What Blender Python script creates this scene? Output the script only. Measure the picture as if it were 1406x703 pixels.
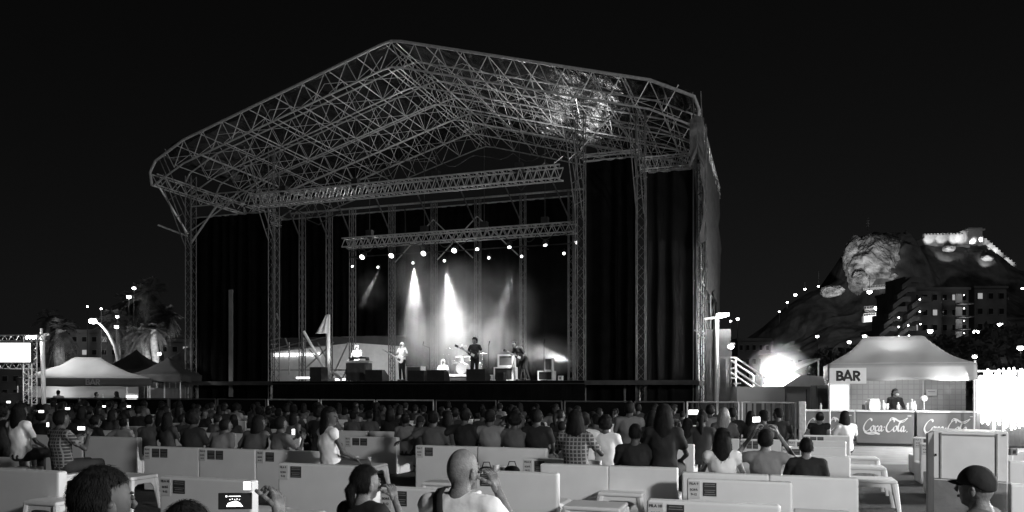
import bpy, bmesh, math, random
from mathutils import Vector, Matrix, noise
R = math.radians; PI = math.pi
random.seed(7)
sc = bpy.context.scene
for o in list(bpy.data.objects): bpy.data.objects.remove(o)
C = sc.collection
# ------------------------------------------------------------------ camera, world, lights, exposure
F, CX, HY, EYE = 1050.0, 703.0, 531.0, 1.75      # focal length in photo pixels, centre column, horizon row, eye height
cam = bpy.data.objects.new('camera', bpy.data.cameras.new('camera')); C.objects.link(cam)
cam.location = (0, 0, EYE); cam.rotation_euler = (R(90), 0, 0)
cam.data.sensor_width = 36; cam.data.lens = F/1406*36; cam.data.shift_y = (HY-351.5)/1406
cam.data.clip_start = .05; cam.data.clip_end = 6000
sc.camera = cam
w = bpy.data.worlds.new('World'); sc.world = w; w.use_nodes = True
nt = w.node_tree; nt.nodes.clear()
sky = nt.nodes.new('ShaderNodeTexSky'); sky.sky_type = 'NISHITA'; sky.sun_disc = False
sky.sun_elevation = R(25); sky.sun_rotation = R(205)
bw = nt.nodes.new('ShaderNodeRGBToBW'); bg = nt.nodes.new('ShaderNodeBackground'); wo = nt.nodes.new('ShaderNodeOutputWorld')
nt.links.new(sky.outputs[0], bw.inputs[0]); nt.links.new(bw.outputs[0], bg.inputs[0]); nt.links.new(bg.outputs[0], wo.inputs[0])
bg.inputs[1].default_value = 0.0013
def sunlamp():
    d = bpy.data.lights.new('sun', 'SUN'); d.energy = .10; d.angle = R(14); d.color = (1, 1, 1)
    o = bpy.data.objects.new('sun', d); C.objects.link(o)
    o.rotation_euler = Vector((-.62, .62, -.42)).to_track_quat('-Z', 'Y').to_euler()
sunlamp()
sc.view_settings.view_transform = 'Standard'; sc.view_settings.look = 'None'
sc.view_settings.exposure = 0; sc.view_settings.gamma = 1; sc.view_settings.use_curve_mapping = False
try:
    sc.cycles.max_bounces = 5; sc.cycles.diffuse_bounces = 2; sc.cycles.glossy_bounces = 2; sc.cycles.volume_bounces = 1
    sc.cycles.transparent_max_bounces = 8; sc.cycles.sample_clamp_indirect = 3; sc.cycles.volume_step_rate = 2
    sc.cycles.use_denoising = True; sc.cycles.use_light_tree = True
except Exception: pass

def lamp(kind, loc, power, aim=None, size=.3, cone=60, blend=.5, name='lamp_light', parent=None):
    d = bpy.data.lights.new(name, kind); d.energy = power
    if kind == 'SPOT': d.spot_size = R(cone); d.spot_blend = blend
    if kind == 'AREA': d.size = size
    else: d.shadow_soft_size = size
    o = bpy.data.objects.new(name, d); C.objects.link(o); o.location = loc
    if aim is not None: o.rotation_euler = (Vector(aim)-Vector(loc)).to_track_quat('-Z', 'Y').to_euler()
    return o
lamp('AREA', (8.5, -3, 6.0), 1450, (1.5, 11, .5), 1.2, name='offframe_light')            # area key light added behind the audience, out of view
lamp('AREA', (17, 12.5, 3.8), 2800, (0, 10, .6), .8, name='offframe_light')  # side light added out of view, rimming sofas and heads
def at(px, py, Y): return Vector(((px-CX)/F*Y, Y, EYE-(py-HY)/F*Y))      # photo pixel + distance -> real point
TH = R(18.8); CT, ST = math.cos(TH), math.sin(TH)
def S(a, b, z=0): return Vector((a*CT+b*ST, 29.2-a*ST+b*CT, z))           # stage frame: a along the front, b towards the back
def a_at(px, b):
    t = (px-CX)/F
    return (t*(29.2+b*CT)-b*ST)/(CT+t*ST)
def z_at(px, py, b):
    return EYE-(py-HY)/F*S(a_at(px, b), b).y
def row_pt(px, Cc):                                                       # point on an audience row
    t = (px-CX)/F; Y = Cc/(1+.3404*t); return Vector((t*Y, Y, 0))
def fila(n): return 8.95+1.78*(9-n)

# ------------------------------------------------------------------ materials
M = {}
def mat(name, g, rough=.6, metal=0, var=.25, scale=6, bump=0, bscale=40, emit=0, stretch=None, spec=None, alpha=None):
    m = bpy.data.materials.new(name); m.use_nodes = True; n = m.node_tree.nodes; l = m.node_tree.links
    p = n['Principled BSDF']; p.inputs['Roughness'].default_value = rough; p.inputs['Metallic'].default_value = metal
    if spec is not None: p.inputs['Specular IOR Level'].default_value = spec
    tc = n.new('ShaderNodeTexCoord'); mp = n.new('ShaderNodeMapping'); l.new(tc.outputs['Object'], mp.inputs[0])
    if stretch: mp.inputs['Scale'].default_value = stretch
    t = n.new('ShaderNodeTexNoise'); t.inputs['Scale'].default_value = scale; t.inputs['Detail'].default_value = 6; l.new(mp.outputs[0], t.inputs['Vector'])
    cr = n.new('ShaderNodeValToRGB'); l.new(t.outputs[0], cr.inputs[0])
    lo, hi = g*(1-var), min(.95, g*(1+var))
    cr.color_ramp.elements[0].position = .3; cr.color_ramp.elements[1].position = .7
    cr.color_ramp.elements[0].color = (lo, lo, lo, 1); cr.color_ramp.elements[1].color = (hi, hi, hi, 1)
    l.new(cr.outputs[0], p.inputs['Base Color'])
    if bump:
        t2 = n.new('ShaderNodeTexNoise'); t2.inputs['Scale'].default_value = bscale; t2.inputs['Detail'].default_value = 4; l.new(mp.outputs[0], t2.inputs['Vector'])
        b = n.new('ShaderNodeBump'); b.inputs['Strength'].default_value = bump; b.inputs['Distance'].default_value = .02
        l.new(t2.outputs[0], b.inputs['Height']); l.new(b.outputs[0], p.inputs['Normal'])
    if emit: p.inputs['Emission Color'].default_value = (1, 1, 1, 1); p.inputs['Emission Strength'].default_value = emit
    if alpha is not None: p.inputs['Alpha'].default_value = alpha
    M[name] = m; return m
mat('ground', .032, .85, var=.5, scale=1.3, bump=.6, bscale=25)
mat('white_plastic', .80, .42, var=.1, scale=1.3, bump=.06, bscale=5)
mat('white_paint', .75, .5, var=.08, scale=3)
mat('white_metal', .7, .35, metal=.2, var=.08)
mat('aluminium_shaded', .13, .5, metal=.2, var=.35, scale=5)  # truss aluminium darkened, putting the towers' dimmer light into the colour
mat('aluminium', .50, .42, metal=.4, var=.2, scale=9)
mat('scaffold', .42, .45, metal=.4, var=.25, scale=9)
mat('black_cloth', .004, .95, var=.4, scale=2, bump=.3, bscale=12, spec=.05)
mat('black_plastic', .022, .45, var=.3, bump=.1, bscale=90)
mat('black_wood', .03, .6, var=.4, scale=3)
mat('pole_dark', .05, .6)
mat('membrane', .012, .16, var=.5, scale=1.2, bump=1.0, bscale=1.6, stretch=(2.6, .7, 1))
mat('netting', .09, .9, var=.3, scale=3, alpha=.88)
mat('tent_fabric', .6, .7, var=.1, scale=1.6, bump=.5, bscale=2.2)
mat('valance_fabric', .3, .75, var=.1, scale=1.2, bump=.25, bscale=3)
def translucent(m, k, g=.7):
    n = m.node_tree.nodes; l = m.node_tree.links; out = n['Material Output']; p = n['Principled BSDF']; t = n.new('ShaderNodeBsdfTranslucent'); t.inputs[0].default_value = (g, g, g, 1)
    mx = n.new('ShaderNodeMixShader'); mx.inputs[0].default_value = k; l.new(p.outputs[0], mx.inputs[1]); l.new(t.outputs[0], mx.inputs[2]); l.new(mx.outputs[0], out.inputs[0])
translucent(M['tent_fabric'], .45)
mat('grey_fabric', .14, .8, var=.2, scale=1.5, bump=.2, bscale=4)
mat('dark_fabric', .05, .8, var=.2, scale=1.5)
mat('counter_red', .13, .4, var=.12, scale=2)
mat('poster_dark', .035, .6, var=.3, scale=12)
mat('poster_line', .22, .6, var=.2, scale=12)
mat('paper', .62, .7, var=.05)
mat('ink', .02, .7, var=.1)
mat('wall_plaster', .38, .85, var=.12, scale=.6, bump=.2, bscale=4)
mat('wall_dim', .26, .85, var=.25, scale=.3)
mat('glass_dark', .03, .12, var=.1)
mat('chrome', .8, .15, metal=1, var=.05)
mat('wood', .3, .5, var=.3, scale=2, stretch=(1, 1, 8))
mat('drum_shell', .6, .25, var=.05)
mat('drum_skin', .8, .5, var=.03)
mat('bark', .22, .9, var=.4, scale=4, bump=.8, bscale=10)
mat('foliage', .085, .7, var=.6, scale=1.5)
mat('lamp_white', .8, .4, emit=14)
mat('lamp_hot', .8, .4, emit=60)
mat('lamp_lens', .8, .4, emit=4)
mat('lamp_soft', .8, .4, emit=4)
mat('lamp_flood', .8, .4, emit=120)
mat('lamp_city', .8, .4, emit=30)
mat('screen_white', .8, .4, emit=3.2)
mat('lit_glass', .6, .3, emit=1.6)
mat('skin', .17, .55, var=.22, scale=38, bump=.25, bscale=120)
mat('skin_shaded', .065, .6, var=.1, scale=14)  # skin darkened in colour to stand in for the crowd's dimness
mat('hair_dark', .010, .75, spec=.15, var=.5, scale=60, bump=.25, bscale=220, stretch=(1, 1, .3))
mat('hair_light', .22, .5, var=.4, scale=60, bump=.6, bscale=160, stretch=(1, 1, .12))
for nm, g in (('cloth_white', .78), ('cloth_light', .19), ('cloth_grey', .08), ('cloth_dark', .028), ('cloth_black', .01)):
    mat(nm, g, .85, var=.15, scale=4, bump=.6, bscale=9)
mat('dark_shoe', .03, .5)
def mat_check():
    m = mat('cloth_check', .1, .85); n = m.node_tree.nodes; l = m.node_tree.links; p = n['Principled BSDF']
    tc = n.new('ShaderNodeTexCoord'); sep = n.new('ShaderNodeSeparateXYZ'); l.new(tc.outputs['Object'], sep.inputs[0])
    outs = []
    for k in (0, 2):
        mu = n.new('ShaderNodeMath'); mu.operation = 'MULTIPLY'; mu.inputs[1].default_value = 22; l.new(sep.outputs[k], mu.inputs[0])
        fr = n.new('ShaderNodeMath'); fr.operation = 'FRACT'; l.new(mu.outputs[0], fr.inputs[0])
        lt = n.new('ShaderNodeMath'); lt.operation = 'LESS_THAN'; lt.inputs[1].default_value = .28; l.new(fr.outputs[0], lt.inputs[0]); outs.append(lt)
    mx = n.new('ShaderNodeMath'); mx.operation = 'MAXIMUM'; l.new(outs[0].outputs[0], mx.inputs[0]); l.new(outs[1].outputs[0], mx.inputs[1])
    cr = n.new('ShaderNodeValToRGB'); cr.color_ramp.elements[0].color = (.04, .04, .04, 1); cr.color_ramp.elements[1].color = (.22, .22, .22, 1)
    l.new(mx.outputs[0], cr.inputs[0]); l.new(cr.outputs[0], p.inputs['Base Color'])
mat_check()
def mat_grid():      # pale tiled cloth at the back of the bar
    m = mat('grid_cloth', .35, .8); n = m.node_tree.nodes; l = m.node_tree.links; p = n['Principled BSDF']
    tc = n.new('ShaderNodeTexCoord'); b = n.new('ShaderNodeTexBrick'); l.new(tc.outputs['Object'], b.inputs[0])
    mp = n.new('ShaderNodeMapping'); l.new(tc.outputs['Object'], mp.inputs[0]); mp.inputs['Rotation'].default_value = (R(90), 0, 0); l.new(mp.outputs[0], b.inputs[0])
    b.offset = 0; b.inputs['Scale'].default_value = 6; b.inputs['Brick Width'].default_value = 1; b.inputs['Row Height'].default_value = 1; b.inputs['Mortar Size'].default_value = .08
    for k, v in (('Color1', .4), ('Color2', .36), ('Mortar', .31)): b.inputs[k].default_value = (v, v, v, 1)
    l.new(b.outputs[0], p.inputs['Base Color'])
mat_grid()

# ------------------------------------------------------------------ helpers
class MB:
    def __init__(s): s.v = []; s.f = []
    def add(s, vs, fs):
        k = len(s.v); s.v += [tuple(v) for v in vs]; s.f += [tuple(i+k for i in f) for f in fs]; return s
    def box(s, c, d, rz=0, bev=0):
        c = Vector(c); x, y, z = d[0]/2, d[1]/2, d[2]/2; m = Matrix.Rotation(rz, 3, 'Z')
        if bev <= 0:
            vs = [c+m@Vector((i*x, j*y, k*z)) for i in (-1, 1) for j in (-1, 1) for k in (-1, 1)]
            return s.add(vs, [(0, 1, 3, 2), (4, 6, 7, 5), (0, 4, 5, 1), (2, 3, 7, 6), (0, 2, 6, 4), (1, 5, 7, 3)])
        bm = bmesh.new(); bmesh.ops.create_cube(bm, size=1)
        for v in bm.verts: v.co = Vector((v.co.x*2*x, v.co.y*2*y, v.co.z*2*z))
        bmesh.ops.bevel(bm, geom=bm.edges[:], offset=bev, segments=3, affect='EDGES', profile=.5)
        bm.verts.index_update()
        s.add([c+m@v.co for v in bm.verts], [[v.index for v in f.verts] for f in bm.faces]); bm.free(); return s
    def tube(s, p, q, r=.03, r2=None, n=6, caps=True):
        p = Vector(p); q = Vector(q); d = q-p
        if d.length < 1e-6: return s
        if r2 is None: r2 = r
        z = d.normalized(); x = z.orthogonal().normalized(); y = z.cross(x)
        vs = []
        for c, rr in ((p, r), (q, r2)):
            for i in range(n):
                a = 2*PI*i/n; vs.append(c+x*math.cos(a)*rr+y*math.sin(a)*rr)
        fs = [(i, (i+1) % n, n+(i+1) % n, n+i) for i in range(n)]
        if caps: fs += [tuple(range(n-1, -1, -1)), tuple(range(n, 2*n))]
        return s.add(vs, fs)
    def path(s, pts, r=.03, n=6, closed=False):
        pts = [Vector(p) for p in pts]; rr = r if isinstance(r, (list, tuple)) else [r]*len(pts)
        vs = []; prev = None
        for i, p in enumerate(pts):
            a = pts[max(i-1, 0)]; b = pts[min(i+1, len(pts)-1)]; z = (b-a).normalized()
            x = z.orthogonal().normalized() if prev is None else (prev-z*prev.dot(z)).normalized()
            prev = x; y = z.cross(x)
            for k in range(n):
                t = 2*PI*k/n; vs.append(p+x*math.cos(t)*rr[i]+y*math.sin(t)*rr[i])
        fs = []
        for i in range(len(pts)-1):
            for k in range(n): fs.append((i*n+k, i*n+(k+1) % n, (i+1)*n+(k+1) % n, (i+1)*n+k))
        fs += [tuple(range(n-1, -1, -1)), tuple(range((len(pts)-1)*n, len(pts)*n))]
        return s.add(vs, fs)
    def loft(s, rings, n=14, side=(1, 0, 0)):        # rings: (centre, rx, ry)
        vs = []; sd = Vector(side)
        cs = [Vector(r[0]) for r in rings]
        for i, (c, rx, ry) in enumerate(rings):
            a = cs[max(i-1, 0)]; b = cs[min(i+1, len(cs)-1)]; z = (b-a).normalized()
            x = (sd-z*sd.dot(z)).normalized(); y = z.cross(x)
            for k in range(n):
                t = 2*PI*k/n; vs.append(cs[i]+x*math.cos(t)*rx+y*math.sin(t)*ry)
        fs = []; m = len(rings)
        for i in range(m-1):
            for k in range(n): fs.append((i*n+k, i*n+(k+1) % n, (i+1)*n+(k+1) % n, (i+1)*n+k))
        fs += [tuple(range(n-1, -1, -1)), tuple(range((m-1)*n, m*n))]
        return s.add(vs, fs)
    def ball(s, c, r, seg=14, ring=9, fn=None, zmin=-1, zmax=1, rot=None):
        c = Vector(c); r = r if isinstance(r, (tuple, list)) else (r, r, r); vs = []
        for i in range(ring+1):
            ph = PI*i/ring
            for j in range(seg):
                t = 2*PI*j/seg; d = Vector((math.sin(ph)*math.cos(t), math.sin(ph)*math.sin(t), max(zmin, min(zmax, math.cos(ph)))))
                k = fn(d) if fn else 1
                v = Vector((d.x*r[0]*k, d.y*r[1]*k, d.z*r[2]*k))
                vs.append(c+(rot@v if rot else v))
        fs = []
        for i in range(ring):
            for j in range(seg): fs.append((i*seg+j, (i+1)*seg+j, (i+1)*seg+(j+1) % seg, i*seg+(j+1) % seg))
        return s.add(vs, fs)
    def cap(s, p, q, r1, r2, n=12):                  # tapered limb with rounded ends
        s.tube(p, q, r1, r2, n); s.ball(p, r1, n, 6); s.ball(q, r2, n, 6); return s
    def prism(s, poly, y0, y1):                      # polygon in x,z extruded along y
        n = len(poly)
        vs = [(x, y0, z) for x, z in poly]+[(x, y1, z) for x, z in poly]
        return s.add(vs, [tuple(range(n)), tuple(range(2*n-1, n-1, -1))]+[(i, i+n, (i+1) % n+n, (i+1) % n) for i in range(n)])
    def sheet(s, grid):                              # grid[i][j] of points
        a, b = len(grid), len(grid[0])
        return s.add([p for r in grid for p in r], [(i*b+j, i*b+j+1, (i+1)*b+j+1, (i+1)*b+j) for i in range(a-1) for j in range(b-1)])
    def data(s, name, m, smooth=False):
        me = bpy.data.meshes.new(name); me.from_pydata(s.v, [], s.f)
        bm = bmesh.new(); bm.from_mesh(me); bmesh.ops.recalc_face_normals(bm, faces=bm.faces[:]); bm.to_mesh(me); bm.free()
        if smooth:
            me.shade_smooth() if hasattr(me, 'shade_smooth') else None
        if m: me.materials.append(M[m] if isinstance(m, str) else m)
        return me
    def part(s, name, m, parent=None, smooth=False, label=None):
        o = bpy.data.objects.new(name, s.data(name, m, smooth)); C.objects.link(o)
        if parent: o.parent = parent
        if label: o['label'] = label
        return o
def tag(o, label, cat, group=None, kind=None):
    o['label'] = label; o['category'] = cat
    if group: o['group'] = group
    if kind: o['kind'] = kind
    return o
def thing(name, label, cat, loc=(0, 0, 0), rz=0, group=None):
    o = bpy.data.objects.new(name, None); o.empty_display_size = .2; C.objects.link(o)
    o.location = loc; o.rotation_euler = (0, 0, rz); return tag(o, label, cat, group)
def sthing(name, label, cat, group=None): return thing(name, label, cat, (0, 29.2, 0), -TH, group)   # thing in the stage frame
def structure(name, mb, m, label=None, smooth=False):
    o = mb.part(name, m, smooth=smooth); o['kind'] = 'structure'
    if label: o['label'] = label
    return o
KIDS = {}
def dup(root, loc, rz=None, label=None, group=None, scale=None):
    r = root.copy(); C.objects.link(r); r.location = loc
    if rz is not None: r.rotation_euler = (0, 0, rz)
    if label: r['label'] = label
    if group: r['group'] = group
    if scale: r.scale = scale
    for ch in list(root.children):
        c = ch.copy(); C.objects.link(c); c.parent = r
        for g in list(ch.children):
            d = g.copy(); C.objects.link(d); d.parent = c
    return r
def lattice(mb, p, q, w, h, n, r=.028, rw=.016, up=(0, 0, 1), side=None):     # box truss from p to q
    p = Vector(p); q = Vector(q); z = (q-p).normalized(); u = Vector(up); u = (u-z*u.dot(z)).normalized(); sd = z.cross(u)
    offs = [(-w/2, -h/2), (w/2, -h/2), (w/2, h/2), (-w/2, h/2)] if w > 0 else [(0, -h/2), (0, h/2)]
    for a, b in offs: mb.tube(p+sd*a+u*b, q+sd*a+u*b, r, n=6)
    prs = [(i, (i+1) % 4) for i in range(4)] if w > 0 else [(0, 1)]
    for i in range(n):
        t0, t1 = i/n, (i+1)/n
        for a, b in prs:
            A = p.lerp(q, t0)+sd*offs[a][0]+u*offs[a][1]; B = p.lerp(q, (t0+t1)/2)+sd*offs[b][0]+u*offs[b][1]; D = p.lerp(q, t1)+sd*offs[a][0]+u*offs[a][1]
            mb.tube(A, B, rw, n=4, caps=False); mb.tube(B, D, rw, n=4, caps=False)
def text_mesh(txt, size, bold=.0, depth=.002, name='lettering'):
    cu = bpy.data.curves.new(name, 'FONT'); cu.body = txt; cu.size = size; cu.offset = bold; cu.extrude = depth; cu.align_x = 'CENTER'; cu.align_y = 'CENTER'; cu.space_line = .95
    o = bpy.data.objects.new(name, cu); C.objects.link(o); bpy.context.view_layer.update()
    me = bpy.data.meshes.new_from_object(o.evaluated_get(bpy.context.evaluated_depsgraph_get())); me.name = name
    bpy.data.objects.remove(o); return me
TXT = {}
def text(txt, size, m, loc, parent, bold=0, rot=(R(90), 0, 0), name='lettering'):
    k = (txt, size, m, bold)
    if k not in TXT:
        me = text_mesh(txt, size, bold, name=name); me.materials.clear(); me.materials.append(M[m]); TXT[k] = me
    o = bpy.data.objects.new(name, TXT[k]); C.objects.link(o); o.location = loc; o.rotation_euler = rot; o.parent = parent
    return o


PHI = R(20); BCP, BSP = math.cos(PHI), math.sin(PHI)
def ba(px, d):                                    # along-coordinate on the counter line that shows at photo column px
    t = (px-CX)/F; O = at(1238, 531, 22.3); return (t*(O.y+d*BCP)-O.x-d*BSP)/(BCP+t*BSP)
def B3(a, d, z=0): O = at(1238, 531, 22.3); return Vector((O.x+a*BCP+d*BSP, O.y-a*BSP+d*BCP, z))
def bp(px, d, z=0): return B3(ba(px, d), d, z)
def bar_z(px, py, d): return EYE-(py-HY)/F*bp(px, d).y
def ribbon(mb, pts, w, y=0):                      # flat stroke of constant width in x,z
    for (x0, z0), (x1, z1) in zip(pts, pts[1:]):
        L = math.hypot(x1-x0, z1-z0) or 1; nx, nz = -(z1-z0)/L*w/2, (x1-x0)/L*w/2; ex, ez = (x1-x0)/L*w*.0, (z1-z0)/L*w*.0
        mb.add([(x0+nx-ex, y, z0+nz-ez), (x1+nx+ex, y, z1+nz+ez), (x1-nx+ex, y, z1-nz+ez), (x0-nx-ex, y, z0-nz-ez)], [(0, 1, 2, 3)])
    for i, (x, z) in enumerate(pts[1:-1]):
        y2 = y-.0004; mb.add([(x+math.cos(a*PI/5)*w/2, y2, z+math.sin(a*PI/5)*w/2) for a in range(10)], [tuple(range(10))])
def bar_word(h, w):
    """the word BAR in heavy capitals, centred"""
    mb = MB(); H = h; k = H*.62
    def arc(cx, cz, r, a0, a1, sx=1, n=8): return [(cx+sx*r*math.cos(R(a0+(a1-a0)*i/n)), cz+r*math.sin(R(a0+(a1-a0)*i/n))) for i in range(n+1)]
    x = -1.5*k-.12*H; t = w/2
    ribbon(mb, [(x+t, -H/2), (x+t, H/2)], w); ribbon(mb, [(x+t, H/2-t), (x+k*.5, H/2-t)]+arc(x+k*.5, H*.25-t*.5, H*.25-t*.5, 90, -90, 1.1)+[(x+t, 0)], w, -.001)
    ribbon(mb, [(x+t, 0), (x+k*.55, 0)]+arc(x+k*.55, -H*.25+t*.5, H*.25-t*.5, 90, -90, 1.25)+[(x+t, -H/2+t)], w, -.002)
    x = -.5*k-.0*H; ribbon(mb, [(x-.06*H, -H/2), (x+k/2, H/2-.0*t), (x+k+.06*H, -H/2)], w, -.001); ribbon(mb, [(x+k*.15, -H*.2), (x+k*.85, -H*.2)], w*.9)
    x = .5*k+.14*H; ribbon(mb, [(x+t, -H/2), (x+t, H/2)], w); ribbon(mb, [(x+t, H/2-t), (x+k*.5, H/2-t)]+arc(x+k*.5, H*.22-t*.3, H*.28-t*.7, 90, -90, 1.25)+[(x+t, -H*.06+t*.4)], w, -.001); ribbon(mb, [(x+k*.45, -H*.02), (x+k*.98, -H/2)], w, -.002)
    return mb
# ------------------------------------------------------------------ setting: ground, hill
structure('ground', MB().sheet([[(x, y, 0) for y in (-60, 0, 60, 200, 2500)] for x in (-2500, -100, 0, 100, 2500)]), 'ground')
mb = MB(); mb.sheet([[(x, y, .004) for y in (17.2, 22.4)] for x in (7.6, 10.5, 14, 17.6)])
mat('paving', .2, .8, var=.25, scale=2, bump=.3, bscale=30)
structure('bar_paving', mb, 'paving')
PROF = [(900, 520), (960, 503), (1000, 482), (1050, 446), (1085, 415), (1112, 400), (1135, 393), (1150, 380), (1157, 360), (1162, 340), (1172, 333), (1183, 322), (1200, 320), (1220, 323), (1240, 331), (1262, 328), (1340, 327), (1352, 334), (1372, 352), (1392, 368), (1420, 374), (1500, 395), (1600, 440), (1750, 500)]
def prof_z(px):
    if px <= PROF[0][0]: return 3
    for (a, b), (c, d) in zip(PROF, PROF[1:]):
        if px <= c: return EYE-((b+(d-b)*(px-a)/(c-a))-HY)/F*600
    return 5
def hill_h(X, Y):
    px = CX+F*X/600; top = prof_z(px)
    v = (Y-330)/270.0
    if v >= 1:
        return max(0, top*(1-(v-1)*1.1))
    v = max(0, v); rock = max(0, 1-abs(px-1196)/46.0)
    base = v**.9
    e = base*.72
    if rock > 0:                                     # the cliff: steep step just before the ridge
        s = max(0, min(1, (v-.72)/.22)); cliff = .52+.48*s*s*(3-2*s)
        f = min(1, rock*3); e = e*(1-f)+f*(cliff if v > .6 else base*.8)
    e = e+(1-e)*max(0, min(1, (v-.8)/.2))
    h = top*e
    nz = noise.fractal(Vector((X*.03, Y*.03, .3)), 1, 2, 5)*7*min(1, v*4)*(1-max(0, v-.9)*8 if v > .9 else 1)
    if rock > 0: nz += (abs(noise.fractal(Vector((X*.09, Y*.06, h*.05)), 1, 2, 6))*9-3)*min(1, rock*3)*(1 if .6 < v < .99 else 0)
    return max(0, h+nz)
m = mat('hill_scrub', .10, .95, var=.75, scale=.09)
g = []
for i in range(141):
    X = 90+i*3.6
    g.append([(X-.0, Y, hill_h(X, Y)-.5) for Y in [300+j*6.5 for j in range(80)]])
structure('hill', MB().sheet(g), 'hill_scrub', smooth=False)
def crag(name, px, py, Y, rx, ry, rz_, seed, label):
    c = at(px, py, Y); rr = random.Random(int(seed*10)); planes = []
    for k in range(46):
        n_ = Vector((rr.gauss(0, 1), rr.gauss(0, 1), rr.gauss(0, 1))).normalized(); planes.append((rr.uniform(.72, 1.0), n_))
    def fn(d): 
        p = d*1.9+Vector((seed, 0, 0)); r_ = min(h_/max(.12, d.dot(n_)) for h_, n_ in planes)*(1-abs(noise.fractal(p*1.6, 1, 2, 4))*.17+noise.fractal(p*6, 1, 2, 3)*.03)
        return r_
        a = noise.fractal(p*.9, 1, 2, 3)*.42; vd = noise.voronoi(Vector((p.x*1.5+p.z*.5, p.y*1.5, p.z*1.1-p.x*.4)))[0]; vd2 = noise.voronoi(p*3.4)[0]
        b = .07-.07*min(1, (vd[1]-vd[0])*5)+.02-.02*min(1, (vd2[1]-vd2[0])*6)+noise.fractal(p*4, 1, 2, 3)*.035
        st = (abs((p.z*3.2+a*4) % 1-.5)-.25)*.12
        return 1+a*.6-b+st
    o = MB().ball(c, (rx, ry, rz_), 90, 60, fn).part(name, 'rock', smooth=False)
    return tag(o, label, 'rock')
mat('rock', .3, .95, var=.85, scale=.13, bump=1.0, bscale=.5, stretch=(1, 1, 1.7))  # wide tone range paints shaded crevices into the rock colour
crag('rock_crag', 1198, 369, 566, 22, 20, 28, 1.0, 'big pale floodlit rock face below the hilltop, left of the castle wall')
crag('rock_crag', 1167, 352, 568, 6, 8, 11, 5.2, 'narrow pale rock spur on the left shoulder of the big rock face')
crag('rock_crag', 1142, 400, 540, 10, 8, 5, 9.1, 'small pale boulder outcrop low on the left slope of the hill')
crag('rock_crag', 1234, 356, 575, 15, 12, 14, 3.3, 'dim rounded rock between the big rock face and the castle wall')
crag('rock_crag', 1177, 341, 572, 9, 9, 10, 11.3, 'jagged pale rock shoulder at the upper left of the big rock face')
crag('rock_crag', 1219, 338, 572, 12, 9, 9, 12.7, 'jagged rock top at the upper right of the big rock face')
crag('rock_crag', 1222, 388, 552, 8, 7, 6, 13.9, 'broken pale rock at the lower right foot of the big rock face')
crag('rock_crag', 1180, 384, 552, 7, 7, 7, 14.1, 'broken pale rock at the lower left foot of the big rock face')
# castle on the ridge
cas = thing('hilltop_castle', 'floodlit castle wall with a small tower along the hilltop', 'castle', at(1305, 327, 590))
o0 = Vector(cas.location)
def cw(p0, p1, h, nm='castle_wall', th=3, crn=True, mtl='wall_plaster'):
    A = at(*p0, 590)-o0; B = at(*p1, 590)-o0; d = (B-A).length; mb = MB(); n = max(1, int(d/2.4))
    vs = []
    mid = (A+B)/2; ang = math.atan2(B.z-A.z, B.x-A.x); cx, sx = math.cos(ang), math.sin(ang)
    mb.add([Vector((p.x, p.y+yy, p.z+zz)) for p in (A, B) for yy in (-th/2, th/2) for zz in (-h-4, h/2)],
           [(0, 1, 3, 2), (4, 6, 7, 5), (0, 4, 5, 1), (2, 3, 7, 6), (0, 2, 6, 4), (1, 5, 7, 3)])
    if crn:
        for i in range(n):
            t = (i+.25)/n; q = A.lerp(B, t); mb.box((q.x, q.y, q.z+h/2+.5), (d/n*.5, th*.8, 1))
    return mb.part(nm, mtl, cas)
cw((1240, 340), (1268, 331), 4, crn=False); cw((1268, 327), (1330, 326), 4.5); cw((1342, 327), (1356, 336), 5); cw((1356, 336), (1374, 352), 5); cw((1374, 352), (1394, 368), 4)
mb = MB(); mb.box(at(1335, 325, 586)-o0, (10, 9, 12)); mb.box(at(1335, 317, 586)-o0, (13, 11, 1.2)); mb.part('castle_tower', 'wall_plaster', cas)
for px, py, pw, aim in ((1276, 336, 8, (1276, 325)), (1293, 335, 7, (1293, 325)), (1311, 335, 9, (1311, 325)), (1319, 335, 7, (1320, 325)), (1335, 336, 11, (1335, 324)), (1347, 342, 8, (1347, 331)), (1360, 354, 7, (1361, 341)), (1367, 359, 7, (1368, 348)), (1385, 372, 6, (1384, 360))):
    lamp('SPOT', at(px, py if px < 1340 else py-14, 578), pw*1800, at(aim[0], aim[1], 590), 1, 42, .6)
lamp('SPOT', at(1215, 450, 470), 2.6e5, at(1200, 360, 560), 3, 22, .6)
lamp('SPOT', at(1258, 352, 570), 9e3, at(1252, 336, 590), 1, 70, .8)
lamp('SPOT', at(1230, 490, 330), 4e5, at(1215, 420, 430), 3, 60, .9)  # spot added to brighten the dark hillside
lamp('SPOT', at(1160, 440, 500), 1.0e5, at(1150, 385, 550), 3, 40, .8)
lamp('SPOT', at(1300, 352, 560), 1.5e4, at(1302, 342, 590), 1, 70, .8); lamp('SPOT', at(1352, 362, 560), 1.2e4, at(1354, 352, 590), 1, 60, .8)
for px, py, s in ((1303, 341, 6), (1354, 355, 5)):
    crag('rock_crag', px, py, 572, s, 5, 3.2, px*.1, 'small lit rock patch under the '+('long castle wall' if px < 1320 else 'sloping castle wall'))
mb = MB(); mb.tube(at(1192, 325, 590), at(1192, 299, 590), .35, .15); 
for k in range(4): p = at(1192, 303+k*4, 590); mb.tube(p+Vector((-1.6, 0, 0)), p+Vector((1.6, 0, 0)), .12)
tag(mb.part('radio_mast', 'scaffold'), 'thin radio mast standing on top of the big rock face', 'mast')
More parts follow.
